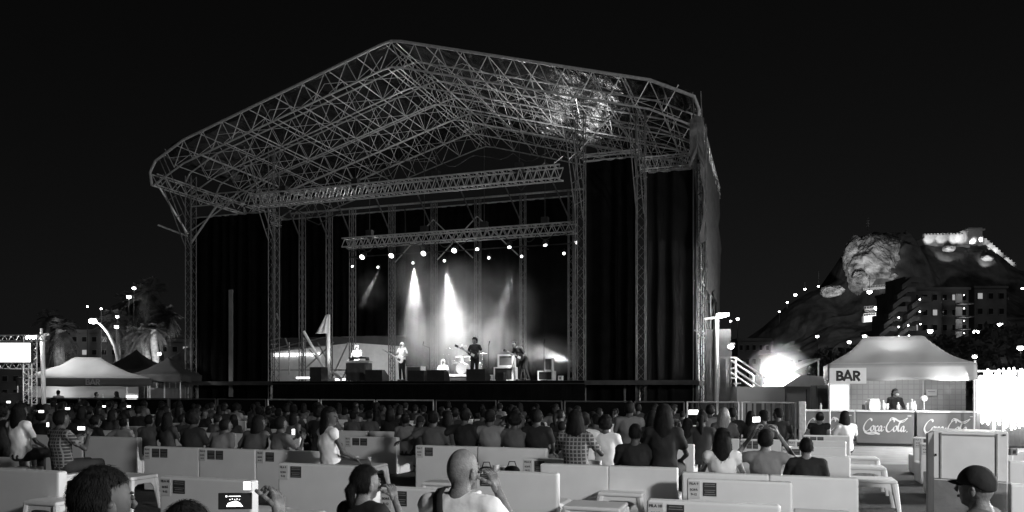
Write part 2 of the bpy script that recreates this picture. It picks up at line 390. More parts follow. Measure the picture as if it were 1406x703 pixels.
# retaining terraces on the hillside with a lit promenade
def terrace(px0, px1, py, Y, label, lit=0, h=3):
    A = at(px0, py, Y); B = at(px1, py-3, Y); mb = MB(); mb.prism([(0, -h), (B.x-A.x, -h+B.z-A.z), (B.x-A.x, B.z-A.z), (0, 0)], 0, 2)
    t = thing('terrace_wall', label, 'wall', A); mb.part('wall', 'wall_plaster', t)
    r = MB()
    for i in range(16): x = (B.x-A.x)*i/15; z = (B.z-A.z)*i/15; r.tube((x, .3, z), (x, .3, z+1.2), .08)
    r.tube((0, .3, 1.2), (B.x-A.x, .3, 1.2+B.z-A.z), .08); r.part('railing', 'scaffold', t)
    if lit: lamp('POINT', (A+B)/2+Vector((0, -9, 3)), lit, size=1)
terrace(1187, 1237, 424, 380, 'upper pale terrace wall with railing on the dark hillside', 2200, 1.5)
terrace(1186, 1222, 434, 372, 'lower brightly lit terrace wall below the railing on the hillside', 5200, 3)
terrace(1185, 1218, 396, 420, 'thin lit road wall under the big rock face', 2600, 1.2)

# ------------------------------------------------------------------ city buildings
mat('window_lit', .5, .4, emit=.35)
def building(label, px0, px1, pyt, Y, depth=14, floors=6, cols=5, mt='wall_dim', lit=(), roof='flat', wh=1.3):
    A = at(px0, HY, Y); B = at(px1, HY, Y); H = EYE-(pyt-HY)/F*Y; W = B.x-A.x
    t = thing('apartment_building' if floors > 2 else 'low_building', label, 'building', ((A.x+B.x)/2, Y+depth/2, 0))
    wl = MB().box((0, 0, H/2), (W, depth, H)); wl.box((0, 0, H+.25), (W+.5, depth+.5, .5)); wl.part('wall', mt, t)
    fh = H/floors
    for i in range(floors):
        for j in range(cols):
            x = -W/2+W*(j+.5)/cols; z = fh*(i+.5)
            f = MB().box((x, -depth/2-.06, z), (W/cols*.5, .12, fh*.45)).part('window', 'wall_plaster', t)
            MB().box((x, -depth/2-.14, z), (W/cols*.42, .06, fh*.36)).part('pane', 'window_lit' if (i*7+j*5+int(px0)) % 17 == 3 else 'glass_dark', f)
    return t
building('broad dark apartment block right of the stepped flats under the castle', 1250, 1330, 398, 150, 14, 7, 6, lit=())
building('tall dark apartment block at the right edge below the castle slope', 1338, 1382, 396, 158, 14, 7, 3)
building('faint low office block left of the floodlight', 1013, 1058, 468, 150, 10, 4, 5)
building('small dim block just right of the floodlight under hill lamps', 1068, 1128, 488, 140, 10, 3, 5)
building('dark flats behind the left bar tent and curved lamp', 96, 205, 457, 120, 12, 5, 8)
building('low dim building behind the video screen', -30, 60, 492, 110, 12, 3, 6)
building('dark row of houses between the curved lamp and palms', 205, 262, 470, 125, 10, 4, 4)
# stepped flats with balconies
t = thing('stepped_apartment_building', 'stepped grey flats with slanting stair balconies climbing the slope', 'building', at(1225, 531, 140))
t.location.z = 0; o0 = Vector(t.location)
wl = MB()
for k, (a, b, py) in enumerate(((1185, 1250, 495), (1196, 1250, 470), (1212, 1250, 450), (1228, 1250, 425), (1247, 1262, 372))):
    A = at(a, HY, 140+k*1.5); B = at(b, HY, 140+k*1.5); H = EYE-(py-HY)/F*140; wl.box(((A.x+B.x)/2-o0.x, 5+k*1.5, H/2), (B.x-A.x, 8, H))
wl.part('wall', 'wall_dim', t)
for k in range(9):
    px = 1197+k*6.2; py = 498-k*13.5
    for dx in (0, 26):
        if px+dx > 1262: continue
        A = at(px+dx-8, py+8, 138)-o0; B = at(px+dx+6, py-3, 138)-o0; D = at(px+dx+17, py-3, 138)-o0
        m1 = MB(); 
        for P, Q in ((A, B), (B, D)):
            m1.add([P+Vector((0, 0, 0)), Q, Q+Vector((0, 0, .9)), P+Vector((0, 0, .9)), P+Vector((0, 1.6, 0)), Q+Vector((0, 1.6, 0)), Q+Vector((0, 1.6, .9)), P+Vector((0, 1.6, .9))],
                   [(0, 1, 2, 3), (4, 7, 6, 5), (0, 4, 5, 1), (3, 2, 6, 7), (0, 3, 7, 4), (1, 5, 6, 2)])
        m1.part('balcony', 'wall_dim', t)
for px, py in ((1263, 411), (1263, 428), (1234, 436), (1234, 449), (1247, 447), (1264, 445), (1234, 462), (1248, 461), (1264, 462)):
    MB().ball(at(px, py, 136)-o0, .13, 8, 6).part('wall_lamp', 'lamp_white', t)
# balconies lit on the broad block
t = thing('lit_stairwell', 'column of four lit balconies on the corner of the dark apartment block', 'balconies', at(1320, 531, 147)); t.location.z = 0; o0 = Vector(t.location)
for py in (412, 430, 447, 464):
    A = at(1315, py, 147)-o0; B = at(1334, py, 147)-o0
    MB().box(((A.x+B.x)/2, 0, A.z-.7), (B.x-A.x, 1.6, .2)).part('balcony_slab', 'wall_plaster', t)
    MB().box(((A.x)+.7, .9, A.z+.35), (1.3, .2, 1.9)).part('door', 'lit_glass_dim' if 'lit_glass_dim' in M else 'wall_plaster', t)
    MB().ball((A.x+1.1, -.2, A.z+.9), .09, 8, 6).part('wall_lamp', 'lamp_white', t)
    lamp('POINT', t.matrix_world @ Vector((0, 0, 0)) + Vector((o0.x+A.x+1.0, o0.y-.6, A.z+.9)), 22, size=.2)

# ------------------------------------------------------------------ street lamps
def street_lamp(px, py, Y, label, r=.22, zb=0, arm=0, power=0, mt='lamp_city', pole='pole_dark', group='street lamps across the town'):
    p = at(px, py, Y); t = thing('street_lamp', label, 'street lamp', (p.x+arm, Y, zb), 0, group)
    h = p.z-zb; m1 = MB(); m1.tube((0, 0, 0), (0, 0, h-.1), max(.06, Y*.0006), max(.05, Y*.0004), 8)
    if arm: m1.path([(0, 0, h-.1), (-arm*.4, 0, h+.12), (-arm, 0, h+.1)], .05)
    m1.part('pole', pole, t)
    hd = MB().box((-arm, 0, h+.06+r*.5), (r*2.4, r*1.6, r*.4)).part('lamp_head', 'scaffold', t)
    MB().ball((-arm, -.02, h), (r, r, r*.75), 10, 6).part('bulb', mt, hd)
    if power: lamp('POINT', (p.x, Y-.4, p.z-.3), power, size=.2)
    return t
for px, py, Y, r, lb, zb in (
    (1092, 405, 480, .9, 'highest lamp of the string climbing the hill road', 60), (1105, 397, 500, .7, 'lamp at the top end of the hill road string', 70),
    (1081, 415, 470, .6, 'middle lamp on the hill road string', 50), (1124, 393, 520, .7, 'lamp beside the small boulder outcrop on the hill', 80),
    (1070, 428, 460, .5, 'small lamp low on the hill road string', 40), (1013, 438, 300, .6, 'pair lamp above the dim office block', 15), (1003, 441, 300, .4, 'weaker lamp just left of its pair above the office block', 15),
    (1122, 462, 120, .24, 'lamp high above the white cabin, right of the floodlight', 0), (1166, 470, 110, .24, 'lamp left of the right bar tent ridge', 0),
    (1187, 462, 100, .26, 'lamp close behind the left shoulder of the right bar tent', 0), (1277, 455, 90, .28, 'bright lamp right of the right bar tent ridge', 0),
    (1205, 423, 340, 1.3, 'bright lamp on the lit hillside terrace', 20), (1194, 401, 400, 1.2, 'lamp on the curved road under the rock face', 60),
    (1313, 467, 80, .16, 'short lamp below the column of lit balconies', 0), (1340, 456, 75, .26, 'bright lamp with trailing glow before the dark blocks', 0),
    (1373, 446, 80, .24, 'tallest lamp near the right edge before the dark blocks', 0), (1401, 478, 60, .22, 'lamp cut by the right edge of the view', 0),
    (1338, 490, 45, .12, 'small low lamp just above the right corner of the right tent', 0), (1309, 492, 70, .09, 'faint tiny lamp over the right tent slope', 0),
    (1404, 396, 300, .5, 'far speck of a lamp on the slope at the right edge', 40)):
    street_lamp(px, py, Y, lb, r, zb)
for px, py, Y, r, lb in ((184, 396, 96, .2, 'highest lamp among the palm crowns'), (177, 408, 96, .26, 'second lamp among the palm crowns, flat and bright'), (139, 424, 92, .1, 'faint lamp at the left edge of the palms'),
    (161, 435, 94, .18, 'lamp low among the palms, right of the curved lamp head'), (160, 449, 90, .22, 'lowest lamp among the palms'), (120, 421, 110, .12, 'dim far lamp left of the palm crowns'), (219, 486, 60, .14, 'lamp beside the lit palm trunk')):
    street_lamp(px, py, Y, lb, r, 0)
# curved white lamp
p = at(130, 441, 50); t = thing('curved_street_lamp', 'tall white lamp post curving over to the left above the bar tent', 'street lamp', (at(164, 531, 50).x, 50, 0))
x0 = p.x-t.location.x
MB().path([(0, 0, 0), (0, 0, 2.2), (-.05, 0, 3.4), (-.3, 0, 4.4), (-.75, 0, 5.3), (-1.25, 0, 5.85), (x0, 0, p.z)], [.16, .15, .14, .12, .1, .08, .06], 10).part('pole', 'white_metal', t, smooth=True)
hd = MB().box((x0-.05, 0, p.z+.12), (.5, .3, .12), bev=.03).part('lamp_head', 'scaffold', t); MB().ball((x0-.1, -.05, p.z-.02), (.24, .16, .14), 12, 8).part('bulb', 'lamp_hot', hd)
lamp('POINT', (p.x-.1, 49.2, p.z-.4), 400, size=.2)
for (px, py, Y, lb) in ((66, 522, 42, 'bright low lamp on a post behind the left bar tent roof'),):
    street_lamp(px, 512, Y, lb, .32, 0, mt='lamp_city')

# ------------------------------------------------------------------ palms and trees
def palm(px, pyc, Y, R_, label, trunk_r=.3, seed=0, mtr='bark', nf=34, pruned=False):
    rnd = random.Random(seed); c = at(px, pyc, Y); t = thing('palm_tree', label, 'palm tree', (c.x, Y, 0), 0, 'palm trees behind the left tents')
    tr = MB(); n = 12; pts = [(.25*math.sin(i*.5+seed), 0, c.z*i/(n-1)) for i in range(n)]
    tr.path(pts, [trunk_r*(1.25-.35*i/(n-1))*(1+.08*(i % 2)) for i in range(n)], 10); tr.part('trunk', mtr, t)
    cr = MB(); top = Vector(pts[-1])
    for k in range(nf):
        az = rnd.uniform(0, 2*PI); el = rnd.uniform(-1.0, 1.25); L = R_*rnd.uniform(.8, 1.1); d = Vector((math.cos(az)*math.cos(el), math.sin(az)*math.cos(el), math.sin(el)))
        prev = top.copy(); ns = 9
        for i in range(1, ns+1):
            s_ = i/ns; q = top+d*L*s_+Vector((0, 0, -L*.55*s_*s_*(1.1-.5*math.sin(el))))
            ax = (q-prev).normalized(); sd = ax.cross(Vector((0, 0, 1))); sd = sd.normalized() if sd.length > .01 else Vector((1, 0, 0))
            cr.tube(prev, q, .03, .02, 4, False)
            for sg in (-1, 1):
                for u in (0, .5):
                    ll = R_*.34*math.sin(PI*min(1, (s_+.08)*.92))**.6*rnd.uniform(.8, 1.15); b = prev.lerp(q, u); tip = b+sd*sg*ll+ax*ll*.5-Vector((0, 0, ll*rnd.uniform(.25, .7)))
                    cr.add([b-ax*.07, b+ax*.07, tip], [(0, 1, 2)])
            prev = q
    cr.part('crown', 'foliage', t); return t
palm(204, 402, 100, 3.4, 'tallest palm, its crown highest of the cluster', .32, 1)
palm(224, 431, 96, 2.6, 'right palm of the cluster with a round crown', .3, 2)
palm(176, 416, 104, 3.2, 'palm behind and left of the tallest one', .3, 3)
palm(160, 443, 98, 3.0, 'lower left palm crown right of the curved lamp', .3, 4)
palm(199, 455, 92, 2.5, 'short palm in the middle with a pale lit trunk', .42, 5)
palm(214, 452, 90, 2.0, 'slim palm with a trunk wrapped in light, nearest the tents', .4, 6)
palm(84, 452, 80, 2.4, 'small palm with a thick lit trunk behind the left bar tent', .5, 7)
palm(66, 436, 118, 2.6, 'far dark palm above the video screen', .3, 8)
lamp('SPOT', at(203, 520, 80), 12000, at(200, 420, 98), .5, 60, .7); lamp('SPOT', at(88, 520, 70), 4000, at(88, 460, 80), .5, 40, .7)
def bushy_tree(px, pyc, Y, rx, rz_, label, seed):
    rnd = random.Random(seed); c = at(px, pyc, Y); t = thing('bushy_tree', label, 'tree', (c.x, Y, 0), 0, 'dark trees at the edges')
    tr = MB().path([(0, 0, 0), (.1, 0, c.z*.5), (0, 0, c.z)], [.3, .22, .12], 8)
    for k in range(5):
        a = k*1.3; tr.path([(0.05, 0, c.z*.6), (math.cos(a)*rx*.4, math.sin(a)*rx*.4, c.z*.9), (math.cos(a)*rx*.7, math.sin(a)*rx*.7, c.z+rz_*.2)], [.12, .08, .04], 6)
    tr.part('trunk', 'bark', t); cr = MB()
    for k in range(1500):
        d = Vector((rnd.gauss(0, 1), rnd.gauss(0, 1), rnd.gauss(0, 1))).normalized()*rnd.uniform(.3, 1)**.5
        if noise.noise(d*2.2+Vector((seed, 0, 0))) < -.12: continue
        p = Vector((d.x*rx, d.y*rx, c.z+d.z*rz_)); a = Vector((rnd.gauss(0, 1), rnd.gauss(0, 1), rnd.gauss(0, 1)))*.22; b = Vector((rnd.gauss(0, 1), rnd.gauss(0, 1), rnd.gauss(0, 1)))*.22
        cr.add([p, p+a, p+a+b, p+b], [(0, 1, 2, 3)])
    cr.part('crown', 'foliage', t)
bushy_tree(1300, 498, 60, 3.6, 2.2, 'dark tree behind the right slope of the right bar tent', 3)
bushy_tree(1380, 492, 66, 4.2, 3.2, 'dark tree above the dazzling light curtain', 4)
bushy_tree(1150, 503, 100, 4, 2.6, 'dark tree behind the left shoulder of the right bar tent', 5)
# ------------------------------------------------------------------ the stage (stage frame: x along the front, y to the back)
AC = -5.15; HW = 11.7; NB = 6; BD = 10.8
DZ = 2.0; DB = 1.3                                # deck height, deck front edge
stage = sthing('open_air_stage', 'huge open air stage with a gabled lattice roof on truss towers and a dark deck', 'stage')
aL = a_at(262, 2) ; aR = a_at(962, 2)
m1 = MB(); m1.box(((aL+aR)/2, DB+5.2, DZ-.09), (aR-aL, 10.4, .18)); m1.part('deck', 'black_wood', stage)
dl, dr = a_at(376, DB), a_at(803, DB)
m1 = MB()
for i in range(60):
    x0, x1 = dl+(dr-dl)*i/60, dl+(dr-dl)*(i+1)/60
    m1.box(((x0+x1)/2, DB-.03+(.012 if i % 2 else 0), .93), (x1-x0, .05, 1.86))
m1.box(((dl+dr)/2, DB-.07, DZ-.06), (dr-dl, .05, .07)); m1.part('skirt', 'black_cloth', stage)
m1 = MB()
for i in range(9):
    x = aL+(aR-aL)*i/8
    for y in (2.5, 6, 11): m1.tube((x, y, 0), (x, y, DZ-.18), .05)
m1.part('deck_legs', 'scaffold', stage)
def zr(a):                                       # outer chord height of the roof frame
    d = abs(a-AC); z = 15.75-.285*d
    if d < .45: z -= .05*(1-d/.45)
    return z
def outer_pts():
    pts = []
    pts.append((AC-HW-.45, 10.9)); pts.append((AC-HW-.55, 11.5)); pts.append((AC-HW-.25, 12.0)); pts.append((AC-HW+.3, 12.28))
    for i in range(1, 22):
        a = AC-HW+.3+(2*HW-.6)*i/22
        if i != 11: pts.append((a, zr(a)))
        else: pts += [(AC-.45, zr(AC-.45)), (AC, zr(AC)), (AC+.45, zr(AC+.45))]
    pts.append((AC+HW-.3, 12.28)); pts.append((AC+HW+.25, 12.0)); pts.append((AC+HW+.42, 11.5)); pts.append((AC+HW+.35, 10.9))
    return pts
OP = outer_pts()
for k in range(NB):
    b = BD*k/(NB-1); m1 = MB()
    m1.path([(a, b, z) for a, z in OP], .06 if k == 0 else .036, 8)
    lo = [(a, z-1.05) for a, z in OP if 11 < z-0 and abs(a-AC) < HW-.5]
    lo = [(AC-HW-.35, 10.9)]+lo+[(AC+HW+.35, 10.9)]
    m1.path([(a, b, z) for a, z in lo], .038 if k == 0 else .03, 6)
    n = 22
    for i in range(n):
        a0 = AC-HW+.3+(2*HW-.6)*i/n; a1 = AC-HW+.3+(2*HW-.6)*(i+1)/n; am = (a0+a1)/2
        m1.tube((a0, b, zr(a0)-.02), (am, b, zr(am)-1.05), .019 if k == 0 else .014, n=5, caps=False); m1.tube((am, b, zr(am)-1.05), (a1, b, zr(a1)-.02), .019 if k == 0 else .014, n=5, caps=False)
    m1.part('rafter_truss', 'aluminium', stage)
purl = [AC-HW+.9+i*1.32 for i in range(9)]; purl += [2*AC-x for x in purl]+[AC]
for x in purl:
    m1 = MB()
    for dz in (-.08, -.98): m1.tube((x, 0, zr(x)+dz), (x, BD, zr(x)+dz), .022, n=5)
    for k in range(NB-1):
        b0, b1 = BD*k/(NB-1), BD*(k+1)/(NB-1); bm_ = (b0+b1)/2
        m1.tube((x, b0, zr(x)-.98), (x, bm_, zr(x)-.08), .014, n=4, caps=False); m1.tube((x, bm_, zr(x)-.08), (x, b1, zr(x)-.98), .014, n=4, caps=False)
    m1.part('purlin', 'aluminium', stage)
m1 = MB()                                        # wind bracing in the roof plane
for k in range(NB-1):
    b0, b1 = BD*k/(NB-1), BD*(k+1)/(NB-1)
    for s_ in (-1, 1):
        for i in range(4):
            xa, xb = AC+s_*(.4+i*2.7), AC+s_*(3.1+i*2.7)
            m1.tube((xa, b0, zr(xa)-.5), (xb, b1, zr(xb)-.5), .012, n=4); m1.tube((xb, b0, zr(xb)-.5), (xa, b1, zr(xa)-.5), .012, n=4)
m1.part('roof_brace', 'aluminium', stage)
gr = []
for i in range(61):
    a = AC-HW-.1+(2*HW+.2)*i/60; gr.append([(a, BD*j/24, (zr(a) if abs(a-AC) < HW-.3 else 12.22)+.06+.05*math.sin(j*1.6)*math.sin(i*1.7)) for j in range(25)])
m1 = MB().sheet(gr); gm = m1.part('roof_membrane', 'membrane', stage, smooth=True)
md = gm.modifiers.new('thick', 'SOLIDIFY'); md.thickness = .01
# eave side trusses
for s_ in (-1, 1):
    m1 = MB(); x = AC+s_*(HW+.3); lattice(m1, (x, 0, 11.15), (x, BD, 11.15), .3, .5, 12, .03, .018); m1.part('eave_truss', 'aluminium', stage)
# towers
def tower(a, b, z0, z1, wd=.34, nm='tower', n=None):
    m1 = MB(); n = n or int((z1-z0)/.75); lattice(m1, (a, b, z0), (a, b, z1), wd, wd, n, .024, .01, up=(0, 1, 0)); return m1.part(nm, 'aluminium_shaded', stage)
FT = [(262, 2, 11.8), (376, 2, 12.6), (797, 2, 12.6), (880, 2, 12.4), (963, 2, 11.6)]
for px, b, zt in FT:
    a = a_at(px, b); tower(a, b, 0, zt)
    m1 = MB()
    for dx in (-.2, .2):
        m1.tube((a+dx*.7, b-.2, 8.4), (a+dx*.7, .1, 11.4), .024)
        m1.tube((a+dx*.7, b-.1, 9.6), (a+dx*.7, .1, 12.2), .018)
    for i in range(3): t0 = .15+i*.25; p = Vector((a-.15, b-.2, 8.4)).lerp(Vector((a-.2, .1, 11.4)), t0); m1.tube(p, p+Vector((.4, .12, .25)), .018, n=4)
    m1.part('knee_brace', 'aluminium_shaded', stage)
a0, a1 = a_at(880, 2), a_at(963, 2)
m1 = MB(); lattice(m1, (a0, 2, 10.35), (a1, 2, 10.35), .3, .45, 8); m1.part('cross_truss', 'aluminium', stage)
m1 = MB(); lattice(m1, (a_at(797, 2), 2, 10.9), (a0, 2, 10.9), .0, .1, 4); m1.tube((a_at(797, 2), 2, 11.2), (a_at(840, 2), 2, 12.4), .03); m1.tube((a_at(880, 2), 2, 11), (a_at(835, 2), 2, 12.4), .03); m1.part('cross_truss', 'aluminium', stage)
m1 = MB(); lattice(m1, (a_at(262, 2), 2, 10.6), (a_at(376, 2), 2, 10.6), .0, .5, 8); m1.tube((a_at(262, 2), 2, 8.6), (a_at(300, 2), 2, 10.4), .05); m1.tube((a_at(376, 2), 2, 11.6), (a_at(262, 2), 2, 9.2), .03)
m1.tube((a_at(262, 2), 1.8, 9.0), (a_at(262, 2)-.35, .4, 10.9), .05); m1.tube((a_at(262, 2), 1.8, 8.9), (a_at(262, 2)-1.2, 1.2, 9.4), .04)
m1.part('cross_truss', 'aluminium', stage)
BP = [415, 452, 484, 538, 596, 656, 718, 784]
for px in BP:
    a = a_at(px, 8.6); m1 = MB(); lattice(m1, (a, 8.6, DZ if px > 500 else 0), (a, 8.6, 11.3), .24, .24, 14, .03, .009, up=(0, 1, 0))
    m1.tube((a, 8.5, 9.8), (a-.9, 8.5, 11.8), .04); m1.part('rear_tower', 'aluminium_shaded', stage)
m1 = MB(); m1.tube((a_at(400, 8.6), 8.6, 11.35), (a_at(800, 8.6), 8.6, 11.35), .05)
for px in (596, 656): a = a_at(px, 8.6); m1.tube((a, 8.5, 10.4), (a-2.2, 8.5, 8.3), .03); m1.tube((a, 8.5, 10.4), (a+2.2, 8.5, 8.3), .03)
m1.part('cross_truss', 'aluminium', stage)
# side of the stage: scaffold tower with netting
mb = MB()
for y in (2.3, 4.6, 6.9, 9.2, 10.8):
    for dx in (-.3, .0): mb.tube((aR+dx, y, 0), (aR+dx, y, 10.9), .03)
    mb.tube((aR-.3, y, 3.9), (aR+.0, y, 3.9), .03)
for z in (2, 3.9, 5.8, 7.7, 9.6): 
    mb.tube((aR-.3, 2.3, z), (aR-.3, 10.8, z), .03); mb.tube((aR+.0, 2.3, z), (aR+.0, 10.8, z), .03)
for i, z in enumerate((2, 3.9, 5.8, 7.7)):
    y0 = 2.3+(i % 2)*2.3; mb.tube((aR+.02, y0, z), (aR+.02, y0+4.6, z+1.9), .03); mb.tube((aR-.28, y0+2.3, z+1.9), (aR-.28, y0, z), .03)
mb.part('side_scaffold', 'white_metal', stage)
cl = sthing('side_netting', 'long grey scaffold netting hanging down the right side of the stage', 'netting')
gr = []
for i in range(15):
    y = .6+9.8*i/14; zt = 11.15-.25*math.sin(i*.9)**2*(1 if 0 < i < 14 else 0); zl = 6.9-2.4*i/14+.5*math.sin(i*.9)
    gr.append([(aR+.16+.07*math.sin(y*4+k*.7)+.03*math.sin(k*2.1+y), y, zt+(zl-zt)*k/12) for k in range(13)])
x = MB().sheet(gr).part('cloth', 'netting', cl, smooth=True)
x = MB().sheet([[(aR+.2+.9*i/3, 1.9+.04*math.sin(k), 3.9-3.9*k/6) for k in range(7)] for i in range(4)]).part('lower_cloth', 'netting', cl)
x = MB().sheet([[(AC+HW+.1+.5*i/4, -.1+.03*math.sin(k*2+i), 11.3-1.3*k/6-.3*abs(i-2)*(1 if k > 3 else .2)) for k in range(7)] for i in range(5)]).part('flap', 'netting', cl)

# curtains
def curtain(px0, px1, b, z0, z1, label, amp=.09, mt='black_cloth', fl=.55, group='black stage curtains'):
    A, B = a_at(px0, b), a_at(px1, b); n = max(8, int((B-A)/.07)); gr = []; rnd = random.Random(int(px0))
    ph = [rnd.uniform(0, 6) for _ in range(5)]
    for i in range(n+1):
        x = A+(B-A)*i/n; q = math.sin(x*2*PI/fl+ph[0]+math.sin(x*2.3+ph[1])*1.4)
        gr.append([(x+.03*math.sin(k*1.3+x*5), b+amp*q*(.55+.6*(1-k/9))*(1 if k < 9 else 1)+.03*math.sin(x*13+ph[2]), z0+(z1-z0)*k/9) for k in range(10)])
    t = sthing('stage_curtain', label, 'curtain', group); MB().sheet(gr).part('cloth', mt, t, smooth=True)
    m1 = MB().tube((A, b, z1+.03), (B, b, z1+.03), .04); m1.part('curtain_rail', 'aluminium', t); return t
mat('curtain_grey', .016, .9, var=.3, scale=1, bump=.2, bscale=8, spec=.1)
curtain(890, 957, 2.4, .9, 10.1, 'black pleated curtain in the rightmost bay, its folds lit low down', .13, 'curtain_grey')
curtain(802, 874, 2.5, .6, 10.8, 'black pleated curtain in the bay right of the band', .1)
curtain(266, 372, 2.5, .4, 9.9, 'black curtain of the left wing with a narrow pale strip', .12)
curtain(557, 790, 9.3, DZ, 11.2, 'wide black backdrop behind the band', .05)
curtain(386, 555, 9.3, z_at(470, 462, 9.3), 11.2, 'raised black backdrop above the white cabin on the left', .05)
m1 = MB(); a = a_at(318, 2.2); m1.box((a, 2.15, (z_at(318, 398, 2.2)+z_at(318, 545, 2.2))/2), (.22, .04, z_at(318, 398, 2.2)-z_at(318, 545, 2.2)))
tg = sthing('cable_duct', 'narrow pale vertical duct on the left wing curtain', 'duct'); m1.part('duct', 'white_paint', tg) if False else m1.part('duct', 'cloth_light', tg)
# front truss and lighting truss
def truss_thing(name, label, P, Q, n, w=.42, h=.42, cat='truss'):
    t = sthing(name, label, cat); m1 = MB(); lattice(m1, P, Q, w, h, n, .032, .018); m1.part('frame', 'aluminium', t)
    for u in (.12, .37, .63, .88):
        r = MB(); p = Vector(P).lerp(Vector(Q), u); r.tube(p, (p.x, p.y, zr(p.x)-1.0), .012, n=5); r.box((p.x, p.y, p.z+.35), (.3, .26, .36)); r.part('hoist_chain', 'black_plastic', t)
    return t
b = .9; P = (a_at(345, b), b, z_at(345, 275, b)); Q = (a_at(771, b), b, z_at(771, 239, b)); zt = (P[2]+Q[2])/2
truss_thing('front_truss', 'long upper truss spanning the front of the stage under the roof', (P[0], b, zt), (Q[0], b, zt), 40, .5, .5)
b = 3.6; zt2 = (z_at(473, 335, b)+z_at(790, 312, b))/2
lt = truss_thing('lighting_truss', 'lower truss carrying the row of bright lamps above the band', (a_at(473, b), b, zt2), (a_at(790, b), b, zt2), 30, .5, .4)
def loom(t, P, Q, n, sag, r=.018):
    m1 = MB(); P = Vector(P); Q = Vector(Q); pts = []
    for i in range(n*6+1):
        u = i/(n*6); q = P.lerp(Q, u); q.z -= sag*abs(math.sin(u*n*PI))*(.6+.4*math.sin(u*17)); pts.append(q)
    m1.path(pts, r, 5); m1.part('cable', 'black_plastic', t)
loom(lt, (a_at(476, 3.6), 3.45, zt2-.2), (a_at(788, 3.6), 3.45, zt2-.2), 14, .3)
loom(stage, (a_at(300, 3), 3, 11.0), (a_at(470, 3.6), 3.4, zt2+1.4), 2, .8, .03); loom(stage, (a_at(797, 2), 2.2, 11.6), (a_at(700, 3), 3, 10.4), 2, .7, .03); loom(stage, (a_at(500, 5), 5, 12.6), (a_at(760, 5), 5, 12.2), 5, .5, .02)
# stage lamps
def make_fixture():
    t = thing('stage_lamp', '', 'stage lamp'); 
    y = MB(); 
    for s_ in (-1, 1): y.box((s_*.17, 0, .16), (.02, .05, .34))
    y.box((0, 0, .33), (.36, .05, .02)); y.tube((0, 0, .33), (0, 0, .46), .025); y.part('yoke', 'black_plastic', t)
    b_ = MB(); b_.loft([((0, .2, 0), .09, .09), ((0, .12, 0), .14, .14), ((0, -.1, 0), .15, .15), ((0, -.17, 0), .15, .15)], 16).part('can', 'black_plastic', t)
    MB().ball((0, -.175, 0), (.13, .03, .13), 16, 8).part('lens', 'lamp_lens', t)
    return t
fx = make_fixture(); used = False
def fixture(px, py, b, tilt, label, sc_=1.0, yaw=0):
    global used
    p = S(a_at(px, b), b, z_at(px, py, b)); f = fx if not used else dup(fx, (0, 0, 0)); used = True
    f.location = p; f.rotation_mode = 'XYZ'; f.rotation_euler = (R(tilt), 0, R(yaw)-TH); f['label'] = label; f['group'] = 'stage lamps above the band'; f.scale = (sc_,)*3
    return p
FR = [(499, 351), (539, 349), (583, 346), (625, 342), (655, 340), (699, 337), (748, 334), (793, 331)]
nm = ['leftmost', 'second from the left', 'third from the left', 'fourth from the left', 'fifth from the left', 'sixth from the left', 'seventh from the left', 'rightmost']
for i, (x, y) in enumerate(FR): fixture(x, y, 3.6, [35, 35, 35, 35, 50, 55, 60, 40][i], 'bright lamp under the lighting truss, '+nm[i]+' of the upper row', .9 if i < 4 else .62, [0, 0, 0, 0, 25, 30, 40, -30][i])
BR = [(485, 367), (520, 368), (568, 361), (611, 358), (672, 354), (717, 352), (775, 348)]
nm2 = ['leftmost', 'second', 'third', 'fourth', 'fifth', 'sixth', 'rightmost']
mb = MB(); bz = (z_at(485, 367, 7.6)+z_at(775, 348, 7.6))/2+.5
rt = sthing('rear_lighting_bar', 'thin dark bar carrying the small rear lamps in front of the backdrop', 'bar'); mb.tube((a_at(478, 7.6), 7.6, bz), (a_at(784, 7.6), 7.6, bz), .03)
for px in (484, 596, 718): mb.tube((a_at(px, 7.6), 7.6, bz), (a_at(px, 7.6), 8.5, bz), .03)
mb.part('rail', 'black_plastic', rt)
RP = [fixture(x, y, 7.6, 10 if i not in (0, 1) else -20, 'small rear lamp before the backdrop, '+nm2[i]+' of the lower row', .52) for i, (x, y) in enumerate(BR)]
# real beams
def beam(px, py, b, tx, ty, tb, power, cone=16, blend=.5, size=.06):
    p = S(a_at(px, b), b, z_at(px, py, b)); q = S(a_at(tx, tb), tb, z_at(tx, ty, tb))
    lamp('SPOT', p, power, q, size, cone, blend, 'smoke_light')
beam(568, 366, 6.6, 572, 500, 5.9, 13000, 29, .85, .05)
beam(613, 374, 6.4, 630, 500, 5.4, 4300, 38, .9, .05)
beam(485, 367, 6.6, 486, 430, 6.4, 5000, 15, .7)
beam(521, 370, 6.6, 478, 452, 5.8, 2600, 13, .8)
beam(705, 378, 6.6, 660, 500, 5.0, 2300, 26, 1)
beam(786, 497, 5.2, 690, 470, 5.6, 2600, 34, .8)
